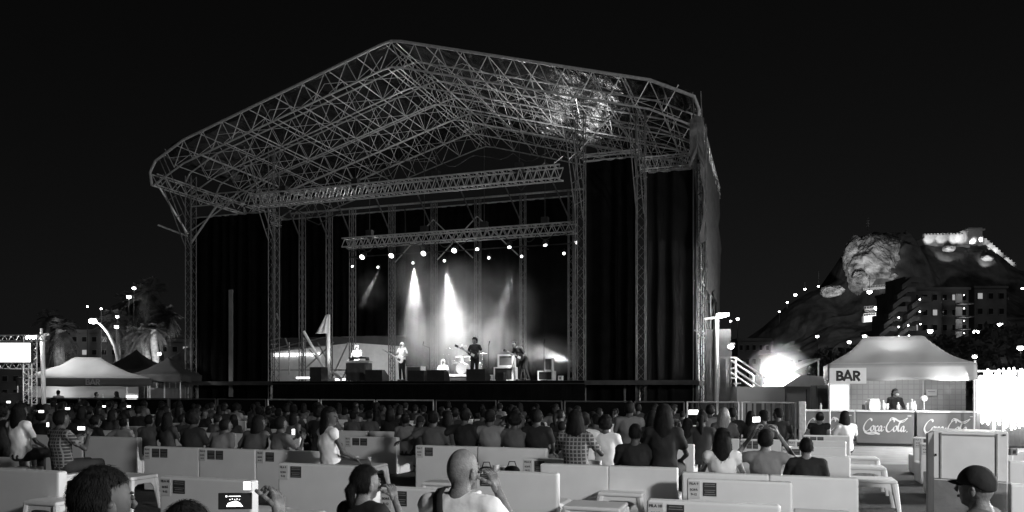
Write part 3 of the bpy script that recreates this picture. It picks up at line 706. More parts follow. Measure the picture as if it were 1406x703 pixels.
# front wash on the musicians
for px, tx, pw, tb in ((499, 490, 1800, 3.75), (539, 552, 1100, 2.3), (583, 608, 2000, 3.9), (625, 634, 700, 5.6), (655, 696, 500, 3), (655, 652, 350, 2.6), (748, 719, 1700, 2.6)):
    p = S(a_at(px, 3.6), .3, 9.2); q = S(a_at(tx, tb), tb, 3.1); lamp('SPOT', p, pw*5.5, q, .15, 15, .8, 'wash_light')
lamp('POINT', S(a_at(652, 7), 5.6, 3.0), 70, size=.3)                      # back light between drums and singer
lamp('SPOT', S(2.0, 3.0, 9.0), 1500, S(1.0, 3.5, 13.5), .3, 75, .8)                  # added uplight, brightening the right roof slope
lamp('SPOT', S(-5.5, 4.5, 9.4), 350, S(-9.6, 3, 13.5), .3, 140, .8)  # added uplight brightening the left roof trusses
lamp('SPOT', S(-3.5, 5.5, 9.2), 500, S(-4.6, 4, 13.5), .3, 130, .8)  # added uplight brightening the trusses near the ridge
for a_, b_ in ((-9, 27), (-5, 24)): lamp('POINT', S(a_, b_, 10.0), 140, size=.45, name='backstage_floodlight')
# stage smoke: one real volume box around the band
sm = MB(); A, B = a_at(532, 8.4), a_at(786, 4)
sm.box(((A+B)/2, 5.6, 5.5), (B-A, 5.6, 6.9))
so = sm.part('stage_smoke', None); so.location = (0, 29.2, 0); so.rotation_euler = (0, 0, -TH); so['kind'] = 'stuff'; so['label'] = 'drifting smoke lit by the beams around the band'
m = bpy.data.materials.new('smoke'); m.use_nodes = True; n = m.node_tree.nodes; l = m.node_tree.links; n.clear()
out = n.new('ShaderNodeOutputMaterial'); vol = n.new('ShaderNodeVolumePrincipled'); vol.inputs['Color'].default_value = (1, 1, 1, 1); vol.inputs['Anisotropy'].default_value = .1
tc = n.new('ShaderNodeTexCoord'); ns = n.new('ShaderNodeTexNoise'); ns.inputs['Scale'].default_value = .6; ns.inputs['Detail'].default_value = 4; ns.inputs['Distortion'].default_value = .8
l.new(tc.outputs['Object'], ns.inputs['Vector'])
rp = n.new('ShaderNodeMapRange'); rp.inputs['From Min'].default_value = .34; rp.inputs['From Max'].default_value = .64; rp.inputs['To Min'].default_value = .3; rp.inputs['To Max'].default_value = 2.0
l.new(ns.outputs[0], rp.inputs['Value']); last = None
for px_, py_, b_, rx, rz_, dn in ((570, 384, 6.3, 1.0, 2.6, .3), (618, 402, 6.0, 1.5, 2.1, .15), (606, 462, 5.6, 3.2, 2.8, .13), (655, 465, 5.4, 2.6, 2.6, .13), (692, 425, 5.4, 2.0, 2.6, .13), (752, 488, 5.4, 1.9, 1.1, .2), (640, 380, 5.8, 1.4, 1.2, .08), (660, 450, 5.6, 6.5, 4.5, .012)):
    c_ = Vector((a_at(px_, b_), b_, z_at(px_, py_, b_)))
    mp_ = n.new('ShaderNodeMapping'); mp_.vector_type = 'TEXTURE'; mp_.inputs['Location'].default_value = c_; mp_.inputs['Scale'].default_value = (rx, 2.2, rz_); l.new(tc.outputs['Object'], mp_.inputs[0])
    ln_ = n.new('ShaderNodeVectorMath'); ln_.operation = 'LENGTH'; l.new(mp_.outputs[0], ln_.inputs[0])
    mr_ = n.new('ShaderNodeMapRange'); mr_.interpolation_type = 'SMOOTHSTEP'; mr_.inputs['From Min'].default_value = .15; mr_.inputs['From Max'].default_value = 1; mr_.inputs['To Min'].default_value = dn; mr_.inputs['To Max'].default_value = 0
    l.new(ln_.outputs['Value'], mr_.inputs['Value'])
    if last is None: last = mr_
    else: ad = n.new('ShaderNodeMath'); ad.operation = 'ADD'; l.new(last.outputs[0], ad.inputs[0]); l.new(mr_.outputs[0], ad.inputs[1]); last = ad
mu2 = n.new('ShaderNodeMath'); mu2.operation = 'MULTIPLY'; l.new(rp.outputs[0], mu2.inputs[0]); l.new(last.outputs[0], mu2.inputs[1])
l.new(mu2.outputs[0], vol.inputs['Density']); l.new(vol.outputs[0], out.inputs['Volume']); so.data.materials.append(m)
lamp('POINT', S(a_at(622, 6), 6.4, 4.8), 170, size=.5, name='smoke_light'); lamp('POINT', S(a_at(662, 6), 6.2, 3.4), 60, size=.5, name='smoke_light')  # unseen point lights added inside the smoke to brighten the cloud
sm2 = MB(); A2, B2 = a_at(472, 5.6), a_at(530, 5.6); sm2.box(((A2+B2)/2, 6.2, z_at(490, 398, 6)), (B2-A2, 1.6, 2.6))
s2 = sm2.part('stage_smoke', None); s2.location = (0, 29.2, 0); s2.rotation_euler = (0, 0, -TH); s2['kind'] = 'stuff'; s2['label'] = 'small wisp of smoke in the two thin beams at the left'; 
m2 = bpy.data.materials.new('thin_smoke'); m2.use_nodes = True; n2 = m2.node_tree.nodes; l2 = m2.node_tree.links; n2.clear()
o2 = n2.new('ShaderNodeOutputMaterial'); v2 = n2.new('ShaderNodeVolumePrincipled'); v2.inputs['Color'].default_value = (1, 1, 1, 1); t2_ = n2.new('ShaderNodeTexCoord'); q2 = n2.new('ShaderNodeTexNoise'); q2.inputs['Scale'].default_value = 1.1; l2.new(t2_.outputs['Object'], q2.inputs['Vector'])
r2 = n2.new('ShaderNodeMapRange'); r2.inputs['From Min'].default_value = .38; r2.inputs['From Max'].default_value = .62; r2.inputs['To Min'].default_value = .03; r2.inputs['To Max'].default_value = .16; l2.new(q2.outputs[0], r2.inputs['Value']); 
cc = Vector(((A2+B2)/2, 6.2, z_at(490, 398, 6))); p2m = n2.new('ShaderNodeMapping'); p2m.vector_type = 'TEXTURE'; p2m.inputs['Location'].default_value = cc; p2m.inputs['Scale'].default_value = ((B2-A2)/2, .8, 1.3); l2.new(t2_.outputs['Object'], p2m.inputs[0])
le2 = n2.new('ShaderNodeVectorMath'); le2.operation = 'LENGTH'; l2.new(p2m.outputs[0], le2.inputs[0]); mr2 = n2.new('ShaderNodeMapRange'); mr2.interpolation_type = 'SMOOTHSTEP'; mr2.inputs['From Min'].default_value = .2; mr2.inputs['From Max'].default_value = 1; mr2.inputs['To Min'].default_value = 1; mr2.inputs['To Max'].default_value = 0; l2.new(le2.outputs['Value'], mr2.inputs['Value'])
mm2 = n2.new('ShaderNodeMath'); mm2.operation = 'MULTIPLY'; l2.new(r2.outputs[0], mm2.inputs[0]); l2.new(mr2.outputs[0], mm2.inputs[1]); l2.new(mm2.outputs[0], v2.inputs['Density'])
l2.new(v2.outputs[0], o2.inputs['Volume']); s2.data.materials.append(m2)

# ------------------------------------------------------------------ gear on the deck
def sp(px, b, z=DZ): return S(a_at(px, b), b, z)
def wedge_make(label):
    t = thing('wedge_monitor', label, 'monitor speaker')
    MB().prism([(-.0, 0), (.52, 0), (.52, .2), (.2, .44), (0, .44)], -.36, .36).part('cabinet', 'black_plastic', t)
    g_ = MB(); g_.add([(.525, -.33, .19), (.525, .33, .19), (.225, .33, .425), (.225, -.33, .425)], [(0, 1, 2, 3)]); g_.add([(.535, -.33, .2), (.535, .33, .2), (.235, .33, .435), (.235, -.33, .435)], [(3, 2, 1, 0)]); g_.part('grille', 'black_wood', t)
    return t
wd = wedge_make('black wedge monitor before the keyboard player'); first = True
for px, b, sc_, lb in ((513, 1.75, 1.15, 'black wedge monitor before the keyboard player'), (571, 1.7, 1.05, 'black wedge monitor right of the bass player'), (598, 1.7, 1.1, 'black wedge monitor below the drummer'), (653, 1.7, 1.15, 'black wedge monitor at the singer\'s feet')):
    w_ = wd if first else dup(wd, (0, 0, 0)); first = False
    w_.location = sp(px, b, DZ); w_.rotation_euler = (0, 0, R(90)-TH); w_['label'] = lb; w_['group'] = 'wedge monitors along the stage edge'; w_.scale = (sc_, sc_, .95*sc_)
def box_case(name, label, cat, px, b, W, H, D, frame='white_paint', face='black_plastic', z=DZ, fr=.05):
    t = thing(name, label, cat, sp(px, b, z), -TH)
    MB().box((0, 0, H/2), (W-.02, D, H-.02)).part('cabinet', face, t)
    f = MB()
    for s_ in (-1, 1): f.box((s_*(W/2-fr/2), -.012, H/2), (fr, D+.03, H)); f.box((0, -.012, H/2+s_*(H/2-fr/2)), (W-2*fr-.004, D+.03, fr))
    f.part('edge_frame', frame, t); return t
box_case('flight_case', 'large black flight case with bright edges under the amplifier', 'case', 694.5, 3.0, .86, .58, .6)
box_case('guitar_amplifier', 'amplifier with a thick white frame standing on the large flight case', 'amplifier', 696, 3.0, .72, .54, .3, z=DZ+.58, face='grey_fabric', fr=.075)
box_case('flight_case', 'small flight case with bright edges at the right end of the band', 'case', 751, 3.4, .66, .42, .5)
box_case('guitar_amplifier', 'small pale amplifier standing on the small flight case', 'amplifier', 754, 3.5, .36, .55, .3, z=DZ+.42, face='grey_fabric')
box_case('bass_amplifier', 'dim bass amplifier with bright top edge behind the bass player', 'amplifier', 571, 5.0, .78, .72, .5, face='grey_fabric')
box_case('drink_crate', 'little pale crate on the deck right of the small flight case', 'crate', 770, 2.6, .17, .2, .2, face='cloth_light')
box_case('effects_case', 'low bright case on the deck right of the singer', 'case', 673, 3.2, .34, .26, .3, face='cloth_light')
box_case('subwoofer', 'black speaker box standing left of the wedge row under the slanting pole', 'speaker', 438, 1.9, .6, .62, .5, frame='black_plastic')
box_case('speaker_box', 'small black speaker box before the large flight case', 'speaker', 688, 1.9, .34, .34, .3, frame='black_plastic')
def mic_stand(px, b, h, label, boom=.0):
    t = thing('microphone_stand', label, 'microphone stand', sp(px, b), -TH, 'microphone stands on the deck')
    MB().tube((0, 0, 0), (0, 0, .03), .14, .14, 14).part('base', 'black_plastic', t)
    m1 = MB().tube((0, 0, .03), (0, 0, h), .012); 
    if boom: m1.tube((0, 0, h), (boom, 0, h+.12), .01)
    m1.part('pole', 'black_plastic', t)
    MB().tube((boom, 0, h+(.12 if boom else 0)), (boom+.02, .04, h+(.12 if boom else 0)+.14), .018, .022).ball((boom+.02, .05, h+(.12 if boom else 0)+.16), .03, 10, 6).part('microphone', 'black_plastic', t)
mic_stand(671, 2.7, 1.5, 'microphone stand right of the singer')
mic_stand(747, 2.7, 1.55, 'microphone stand before the small amplifier')
mic_stand(590, 4.6, 1.55, 'microphone stand with side arm left of the lit pole', -.35)
# keyboard with draped desk
kb = thing('keyboard_desk', 'keyboard on a stand draped with grey cloth at the left of the band', 'keyboard', sp(493, 3.0), -TH)
gr = []
for i in range(41):
    u = i/40*4; s_ = int(min(3, u)); f = u-s_
    P = [(-.5, -.3), (.5, -.3), (.5, .3), (-.5, .3), (-.5, -.3)]; x = P[s_][0]+(P[s_+1][0]-P[s_][0])*f; y = P[s_][1]+(P[s_+1][1]-P[s_][1])*f
    gr.append([(x*(1+.04*math.sin(i*1.9)*k/6), y*(1+.1*math.sin(i*1.9)*k/6), .82-.8*k/6) for k in range(7)])
MB().sheet(gr).part('cloth', 'cloth_grey', kb, smooth=True)
k1 = MB().box((0, 0, .88), (1.2, .36, .09), bev=.015).part('lower_keyboard', 'white_paint', kb); MB().box((0, -.05, .93), (1.1, .16, .012)).part('keys', 'paper', k1)
MB().box((-.05, .06, 1.06), (.9, .3, .07), bev=.015).part('upper_keyboard', 'black_plastic', kb)
mb = MB(); 
for s_ in (-1, 1): mb.box((s_*.4, .06, .97), (.03, .3, .12))
mb.part('bracket', 'black_plastic', kb)
# drum riser and kit
dr_ = thing('drum_riser', 'low riser with a bright front rail under the drum kit', 'riser', sp(632, 5.6), -TH)
MB().box((0, 0, .16), (2.6, 2.0, .32)).part('platform', 'black_wood', dr_); MB().box((0, -1.02, .27), (2.6, .03, .1)).part('rail', 'white_paint', dr_)
kit = thing('drum_kit', 'drum kit with cymbals glowing in the smoke left of the singer', 'drum kit', sp(634, 5.6, DZ+.32), -TH)
def drum(nm, c, r, h, tilt=0, axis='Z'):
    m1 = MB(); c = Vector(c)
    ax = Vector((0, -1, 0)) if axis == 'Y' else Vector((0, -math.sin(tilt), math.cos(tilt)))
    p, q = c-ax*h/2, c+ax*h/2; o = m1.tube(p, q, r, r, 24).part(nm, 'drum_shell', kit, smooth=False)
    MB().tube(q, q+ax*.012, r*.97, r*.97, 24).part('skin', 'drum_skin', o); r1 = MB()
    for c_ in (p, q): r1.tube(c_-ax*.02, c_+ax*.02, r*1.04, r*1.04, 24, False)
    r1.part('hoop', 'chrome', o)
drum('bass_drum', (.1, -.1, .28), .28, .42, axis='Y'); drum('tom', (-.1, -.15, .72), .16, .2, .3); drum('tom', (.3, -.15, .72), .17, .2, .3)
drum('floor_tom', (.7, .25, .38), .21, .36); drum('snare_drum', (-.4, .2, .58), .18, .14, .1)
def cymbal(x, y, z, r):
    m1 = MB(); m1.tube((x, y, 0), (x, y, z), .014); m1.tube((x, y, 0), (x+.2, y+.2, 0.02), .01); m1.part('cymbal_stand', 'chrome', kit)
    MB().loft([((x, y, z-.01), r, r), ((x, y, z+.02), r*.3, r*.3), ((x, y, z+.05), r*.12, r*.12)], 20).part('cymbal', 'chrome', kit, smooth=True)
cymbal(-.72, -.1, .95, .2); cymbal(-.55, -.2, 1.2, .24); cymbal(.75, -.1, 1.2, .25); cymbal(.95, .2, 1.0, .26); cymbal(0, .1, 1.35, .22)
# bits of rig at the left: poles, brace, white cloth flap, floor lights
t = sthing('scaffold_brace', 'bright slanting scaffold pole crossing the opening at the left of the band', 'pole')
b = 3.0; p = (a_at(417, b), b, z_at(417, 455, b)); q = (a_at(455, b), b, z_at(455, 523, b)); MB().tube(p, q, .07, n=10).part('pole', 'white_paint', t)
t = sthing('white_pole', 'bright upright pole with a white cloth flap tied to its top', 'pole'); b = 3.1
a = a_at(451, b); MB().tube((a, b, DZ), (a, b, z_at(451, 432, b)), .085, n=12).part('pole', 'white_paint', t)
gr = []; zt, zb = z_at(447, 433, b), z_at(447, 458, b)
for i in range(9):
    u = i/8; gr.append([(a+.1-.75*u*(.25+.75*k/5), b-.12+.05*math.sin(u*14), zt+(zb-zt)*k/5+.0*u) for k in range(6)])
x = MB().sheet(gr).part('cloth_flap', 'cloth_white', t, smooth=True); md = x.modifiers.new('t', 'SOLIDIFY'); md.thickness = .01
lamp('SPOT', sp(462, 2.0, 2.3), 160, sp(450, 3.1, 4.0), .1, 60, .8)
t = sthing('rear_scaffold_frame', 'open scaffold roof frame seen through the left of the stage', 'scaffold')
mb = MB(); b = 9.5
def seg(x0, y0, x1, y1, r=.04, bb=9.5): mb.tube((a_at(x0, bb), bb, z_at(x0, y0, bb)), (a_at(x1, bb), bb, z_at(x1, y1, bb)), r)
for s_ in ((370, 468, 417, 455), (417, 455, 455, 462), (380, 478, 450, 462), (455, 460, 485, 463), (380, 430, 397, 480), (417, 455, 417, 522), (397, 470, 397, 515), (370, 508, 480, 508), (372, 480, 430, 476), (420, 505, 458, 470), (425, 480, 455, 515), (455, 520, 478, 470), (480, 500, 470, 520), (436, 470, 455, 505)): seg(*s_)
mb.part('frame', 'scaffold', t)
# lit white cabin behind the stage, string of lamps under its roof
p0_, p1_ = S(a_at(370, 15), 15), S(a_at(560, 15), 15)
t = thing('white_cabin', 'low white building with a dark gable roof behind the stage, left of the band', 'building', (0, 29.2, 0), -TH)
A, B = a_at(340, 15), a_at(575, 15); hz = z_at(470, 470, 15)
MB().box(((A+B)/2, 17, hz/2), (B-A, 4, hz)).part('wall', 'white_paint', t)
AM = a_at(484, 15); mb = MB(); zl, zm = z_at(380, 477, 14.5), z_at(484, 459, 14.5)
mb.prism([(A-.3, zl-.1), (AM, zm), (B+.3, zm-.35), (B+.3, zm-.9), (AM, zm-.5), (A-.3, zl-.5)], 14.4, 19.4); mb.part('roof', 'dark_fabric', t)
mb = MB()
for i in range(14): mb.box((a_at(376+i*4.6, 14.8), 14.9, z_at(400, 487, 14.8)), (.14 if i % 4 != 2 else .06, .06, .16))
mb.part('light_strip', 'lamp_soft', t)
lamp('AREA', S(a_at(500, 11.5), 11.2, 3.6), 70, S(a_at(490, 15), 15, 2.6), 1.6)
lamp('AREA', S(a_at(420, 11.5), 11.4, 3.4), 14, S(a_at(420, 15), 15, 2.6), 1.0)
lamp('POINT', sp(458, 4.2, DZ+.7), 45, size=.2)
t = sthing('floor_lamp_bar', 'bright low light bar lying on the deck left of the slanting pole', 'light bar')
mb = MB(); mb.box((a_at(415, 3.2), 3.2, DZ+.16), (1.0, .12, .1)); mb.part('housing', 'white_paint', t); MB().box((a_at(418, 3.2), 3.13, DZ+.17), (.8, .02, .07)).part('lens', 'lamp_soft', t)
t = sthing('floor_lamp_bar', 'short bright light bar lying right of the slanting pole foot', 'light bar')
MB().box((a_at(466, 3.0), 3.0, DZ+.08), (.8, .2, .12)).part('housing', 'white_paint', t); MB().box((a_at(470, 3.0), 2.89, DZ+.08), (.6, .02, .06)).part('lens', 'lamp_soft', t)
t = sthing('tilted_case_lid', 'white case lid leaning at the foot of the slanting pole', 'lid'); mb = MB()
mb.tube(sp(456, 2.9, DZ+.6)-Vector((0, 29.2, 0)) if False else (a_at(456, 2.9), 2.9, DZ+.45), (a_at(470, 2.9), 2.9, DZ+.05), .07, n=4); mb.part('lid', 'white_paint', t)

# stairs with platform on the right of the stage
st = thing('stage_stairs', 'bright metal stairs with handrails and a landing at the right side of the stage', 'stairs', (0, 0, 0))
Y0 = 29.5; mb = MB(); pl = at(984, 519, Y0); pr = at(1010, 519, Y0); zt = at(984, 499, Y0).z - .0
zd = at(984, 519, Y0).z
MB().box(((pl.x+pr.x)/2, Y0+.5, zd), (pr.x-pl.x, 1.2, .08)).part('landing', 'white_metal', st)
for x in (pl.x, (pl.x+pr.x)/2, pr.x):
    for y in (Y0, Y0+1.05): mb.tube((x, y, 0), (x, y, at(0, 491, Y0).z), .035)
for zz in (491, 506): 
    z = at(0, zz, Y0).z
    for y in (Y0, Y0+1.05): mb.tube((pl.x, y, z), (pr.x, y, z), .035)
E = at(1046, 530, Y0)
for y in (Y0, Y0+1.05):
    mb.tube((pr.x, y, at(0, 491, Y0).z), (E.x, y, at(0, 515, Y0).z), .04); mb.tube((pr.x, y, at(0, 508, Y0).z), (E.x, y, at(0, 533, Y0).z), .04); mb.tube((E.x, y, 0), (E.x, y, at(0, 515, Y0).z), .035)
mb.part('handrail', 'white_metal', st); ns = 7
for i in range(ns):
    u = (i+.5)/ns; MB().box((pr.x+(E.x-pr.x)*u, Y0+.5, zd*(1-(i+.7)/ns)), (.3, .95, .05)).part('step', 'white_metal', st)
# white lamp pole at the stage corner, with double head
t = thing('work_lamp_pole', 'tall white pole with a bright double work lamp at the right stage corner', 'lamp pole', (at(984, 531, 28.6).x, 28.6, 0))
zt = at(0, 436, 28.6).z; MB().tube((0, 0, 0), (0, 0, zt), .09, .08, 10).part('pole', 'white_metal', t)
mb = MB().tube((-.45, 0, zt-.05), (.35, 0, zt+.05), .05); mb.box((.2, -.03, zt+.1), (.5, .14, .1)); h_ = mb.part('lamp_head', 'white_metal', t); MB().box((.22, -.12, zt+.1), (.4, .04, .08)).part('bulb', 'lamp_hot', h_)
lamp('POINT', (t.location.x+.3, 28.0, zt-.2), 160, size=.15); lamp('POINT', (t.location.x+.8, 28.9, 3.2), 60, size=.15)
t2 = street_lamp(1003, 476, 33, 'round lamp on a thin post just right of the stage corner', .14, 0)
# dazzling floodlight
fl = thing('floodlight', 'dazzling floodlight on a mast right of the stage stairs', 'floodlight', (at(1062, 531, 31).x, 31, 0))
p = at(1062, 511, 31); MB().tube((0, .25, 0), (0, .25, p.z+.3), .07, n=10).part('mast', 'scaffold', fl)
h_ = MB().box((0, .22, p.z), (.66, .2, .46), bev=.03).part('housing', 'black_plastic', fl); lm = MB()
for i in range(3):
    for j in range(2): lm.ball((-.2+.2*i, .06, p.z-.1+.2*j), (.1, .1, .1), 14, 10)
lm.part('lens', 'lamp_flood', h_)
lamp('POINT', (p.x, 30.4, p.z), 800, size=.4)
gb = MB().ball((0, 0, 0), 1.5, 24, 16).part('lamp_glow_ball', None); gb.location = (p.x, 30.3, p.z); gb['kind'] = 'stuff'; gb['label'] = 'added glow ball imitating bloom around the dazzling floodlight'  # volume ball added to imitate lens bloom around the lamp
m = bpy.data.materials.new('glow_volume'); m.use_nodes = True; n = m.node_tree.nodes; l = m.node_tree.links; n.clear()
out = n.new('ShaderNodeOutputMaterial'); vol = n.new('ShaderNodeVolumePrincipled'); vol.inputs['Color'].default_value = (1, 1, 1, 1); tc = n.new('ShaderNodeTexCoord')
ln = n.new('ShaderNodeVectorMath'); ln.operation = 'LENGTH'; l.new(tc.outputs['Object'], ln.inputs[0])
rp = n.new('ShaderNodeMapRange'); rp.interpolation_type = 'SMOOTHSTEP'; rp.inputs['From Min'].default_value = 0; rp.inputs['From Max'].default_value = 1.45; rp.inputs['To Min'].default_value = .2; rp.inputs['To Max'].default_value = 0
l.new(ln.outputs['Value'], rp.inputs['Value']); l.new(rp.outputs[0], vol.inputs['Density']); l.new(vol.outputs[0], out.inputs['Volume']); gb.data.materials.append(m)

# ------------------------------------------------------------------ barrier in front of the stage
BB = -3.2; BH = 1.27
def barrier(a0, a1, label, covered=True, mt='pole_dark'):
    t = sthing('crowd_barrier', label, 'barrier', 'crowd barrier panels before the stage'); n = 1 if covered else 9
    fr = MB(); fr.tube((a0+.03, BB, BH), (a1-.03, BB, BH), .025, n=8)
    for x in (a0+.04, a1-.04): fr.tube((x, BB, 0), (x, BB, BH), .03, n=8); fr.tube((x, BB, .9), (x, BB+.8, 0), .02); fr.tube((x, BB, .05), (x, BB+.8, .03), .02)
    fr.part('frame', mt, t)
    if covered: MB().box(((a0+a1)/2, BB+.03, BH/2), (a1-a0-.1, .03, BH-.06)).part('panel', 'black_cloth', t)
    else:
        m1 = MB()
        for i in range(1, 9, 1): x = a0+(a1-a0)*i/9; m1.box((x, BB, BH/2), (.05 if i % 3 else .16, .02, BH-.05))
        m1.box(((a0+a1)/2, BB, .3), (a1-a0-.1, .02, .5)); m1.part('bar', 'black_plastic', t)
ae = a_at(1094, BB); x = ae; k = 0
lbs = ['open barrier panel at the right end by the stairs', 'open barrier panel below the stage stairs, second from the right end', 'barrier panel below the right stage corner, third from the right end', 'covered barrier below the rightmost pleated curtain', 'covered barrier below the curtain right of the band', 'covered barrier below the small amplifier', 'covered barrier below the singer', 'covered barrier below the drummer', 'covered barrier below the bass player', 'covered barrier below the keyboard desk', 'covered barrier below the slanting white pole', 'covered barrier below the left inner tower', 'covered barrier under the pale duct of the left wing', 'covered barrier under the left outer tower', 'covered barrier before the dark marquee', 'covered barrier before the right half of the left bar tent', 'covered barrier before the left bar tent', 'covered barrier before the video screen tower', 'covered barrier at the left edge below the video screen', 'covered barrier cut by the left edge of the view']
while x > a_at(-40, BB) and k < len(lbs):
    W = 1.62 if k < 3 else 2.3
    barrier(x-W, x, lbs[k], k >= 2, 'scaffold' if k in (6, 7, 8) or k < 2 else 'pole_dark'); x -= W+.02; k += 1  # paler frames below the band paint the lit rail highlight into colour
t = sthing('barrier_end_post', 'stout grey post closing the barrier at the counter side', 'post'); MB().box((ae+.15, BB, .66), (.2, .3, 1.32), bev=.02).part('post', 'scaffold', t)

# ------------------------------------------------------------------ tents
V0 = Vector
def gazebo(name, label, cx, Y, W, D, zv0, zv1, zr_, ridge, mt='tent_fabric', n=20, cat='tent', rz=0):
    t = thing(name, label, cat, (cx, Y, 0), rz); top = MB(); sd_ = V0((cx, Y, 0))
    def zt(x, y):                                # sagging four-slope roof
        u = max((abs(x)-ridge/2)/(W/2-ridge/2), 0); v = abs(y)/(D/2); s = max(u, v)
        s = min(1, s); return zr_-(zr_-zv1)*(s**.78 if s > 0 else 0)-.06*math.sin(s*PI)*(1+.3*math.sin(x*5))+.035*math.sin(s*PI)*noise.noise(V0((x*2.5, y*.9, Y)))
    g = []
    for i in range(41):
        x = -W/2+W*i/40; g.append([(x, -D/2+D*j/24, zt(x, -D/2+D*j/24)) for j in range(25)])
    o = top.sheet(g).part('roof_fabric', mt, t, smooth=True); md = o.modifiers.new('t', 'SOLIDIFY'); md.thickness = .006
    for k, (p, q) in enumerate((((-W/2, -D/2), (W/2, -D/2)), ((W/2, -D/2), (W/2, D/2)), ((W/2, D/2), (-W/2, D/2)), ((-W/2, D/2), (-W/2, -D/2)))):
        g = []
        for i in range(41):
            u = i/40; x = p[0]+(q[0]-p[0])*u; y = p[1]+(q[1]-p[1])*u; nx, ny = (q[1]-p[1]), -(q[0]-p[0]); L = math.hypot(nx, ny); nx /= L; ny /= L
            g.append([(x+nx*(.012+.03*math.sin(u*21+k)*j/4), y+ny*(.012+.03*math.sin(u*21+k)*j/4), zv1-(zv1-zv0)*j/4+(.03*math.sin(u*13) if j == 4 else 0)) for j in range(5)])
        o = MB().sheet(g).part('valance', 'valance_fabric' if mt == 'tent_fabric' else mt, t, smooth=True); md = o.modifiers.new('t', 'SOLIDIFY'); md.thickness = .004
    for x in (-W/2+.05, W/2-.05):
        for y in (-D/2+.06, D/2-.06): MB().tube((x, y, 0), (x, y, zv1-.02), .025, n=8).part('leg', 'white_metal', t)
    fr = MB()
    for y in (-D/2+.06, D/2-.06): fr.tube((-W/2, y, zv0+.05), (W/2, y, zv0+.05), .02)
    for x in (-W/2+.05, W/2-.05): fr.tube((x, -D/2, zv0+.05), (x, D/2, zv0+.05), .02)
    fr.part('crossbar', 'white_metal', t); return t
XF = -.3; D0 = 3.0; aw0, aw1 = ba(1137, XF), ba(1341, XF); TC = B3((aw0+aw1)/2, XF+D0/2)
bt = gazebo('bar_tent', 'pale peaked bar tent over the counter at the right, its roof glowing', TC.x, TC.y, aw1-aw0, D0, 1.94, 2.42, 3.3, 1.7, rz=-PHI)
zs_ = bar_z(1164, 516, XF-.12)
sg = thing('bar_sign', 'white sign reading BAR hanging at the left corner of the right tent', 'sign', bp(1164, XF-.12, zs_), -PHI)
MB().box((0, 0, 0), (.99, .03, .46)).part('board', 'paper', sg); o = bar_word(.30, .068).part('lettering', 'ink', sg); o.location = (0, -.018, 0)
am = (aw0+aw1)/2
lamp('AREA', B3(am, 1.2, 2.72), 1100, B3(am, 1.2, 5), .8)
lamp('AREA', B3(am, XF-.15, 1.92), 30, B3(am, -1.3, 0), .5)
lamp('POINT', B3(am-.2, 1.4, 2.2), 24, size=.3); lamp('POINT', B3(aw0+.7, .8, 2.1), 14, size=.2); lamp('POINT', B3(aw1-1, 1.2, 2.2), 14, size=.2)
c0, c1 = ba(1141, 2.6), ba(1326, 2.6)
t = thing('tent_back_cloth', 'pale squared cloth closing the back of the right bar tent', 'cloth', B3((c0+c1)/2, 2.6), -PHI); MB().box((0, 0, 1.0), (c1-c0, .03, 1.95)).part('cloth', 'grid_cloth', t)
MB().tube((ba(1268, 2.5)-(c0+c1)/2, -.06, 0), (ba(1268, 2.5)-(c0+c1)/2, -.06, 1.95), .025).part('pole', 'white_metal', t)
t = thing('notice', 'white notice pinned to the cloth at the right of the bar', 'notice', bp(1279, 2.54, bar_z(1279, 539, 2.54)), -PHI); MB().box((0, 0, 0), (.3, .012, .2)).part('sheet', 'paper', t); MB().box((0, -.01, .03), (.2, .004, .02)).part('line', 'poster_line', t)
t = thing('drinks_fridge', 'tall glowing drinks fridge at the left inside the right bar tent', 'fridge', bp(1152, 1.8), -PHI)
MB().box((0, .2, .95), (.62, .5, 1.85), bev=.02).part('cabinet', 'white_paint', t); MB().box((0, -.07, 1.1), (.5, .03, 1.35)).part('door', 'lamp_soft', t)
# counter: three panels with lettering
def stroke(mb, pts, wmin=.05, wmax=.17, y=0, pen=R(35), wf=None):
    P = []                                                      # catmull-rom
    q = [pts[0]]+list(pts)+[pts[-1]]
    for i in range(1, len(q)-2):
        for k in range(8):
            t_ = k/8; p0, p1, p2, p3 = q[i-1], q[i], q[i+1], q[i+2]
            P.append(tuple(.5*((2*p1[j])+(-p0[j]+p2[j])*t_+(2*p0[j]-5*p1[j]+4*p2[j]-p3[j])*t_*t_+(-p0[j]+3*p1[j]-3*p2[j]+p3[j])*t_**3) for j in (0, 1)))
    P.append(q[-1]); vs = []; n = len(P)
    for i in range(n):
        a = P[max(0, i-1)]; b = P[min(n-1, i+1)]; dx, dz = b[0]-a[0], b[1]-a[1]; L = math.hypot(dx, dz) or 1; ang = math.atan2(dz, dx)
        wd_ = wmin+(wmax-wmin)*abs(math.sin(ang-pen))**1.3; wd_ *= min(1, .35+i/5, .35+(n-1-i)/5); nx, nz = -dz/L*wd_/2, dx/L*wd_/2
        vs += [(P[i][0]+nx, y, P[i][1]+nz), (P[i][0]-nx, y, P[i][1]-nz)]
    mb.add(vs, [(2*i, 2*i+1, 2*i+3, 2*i+2) for i in range(n-1)])
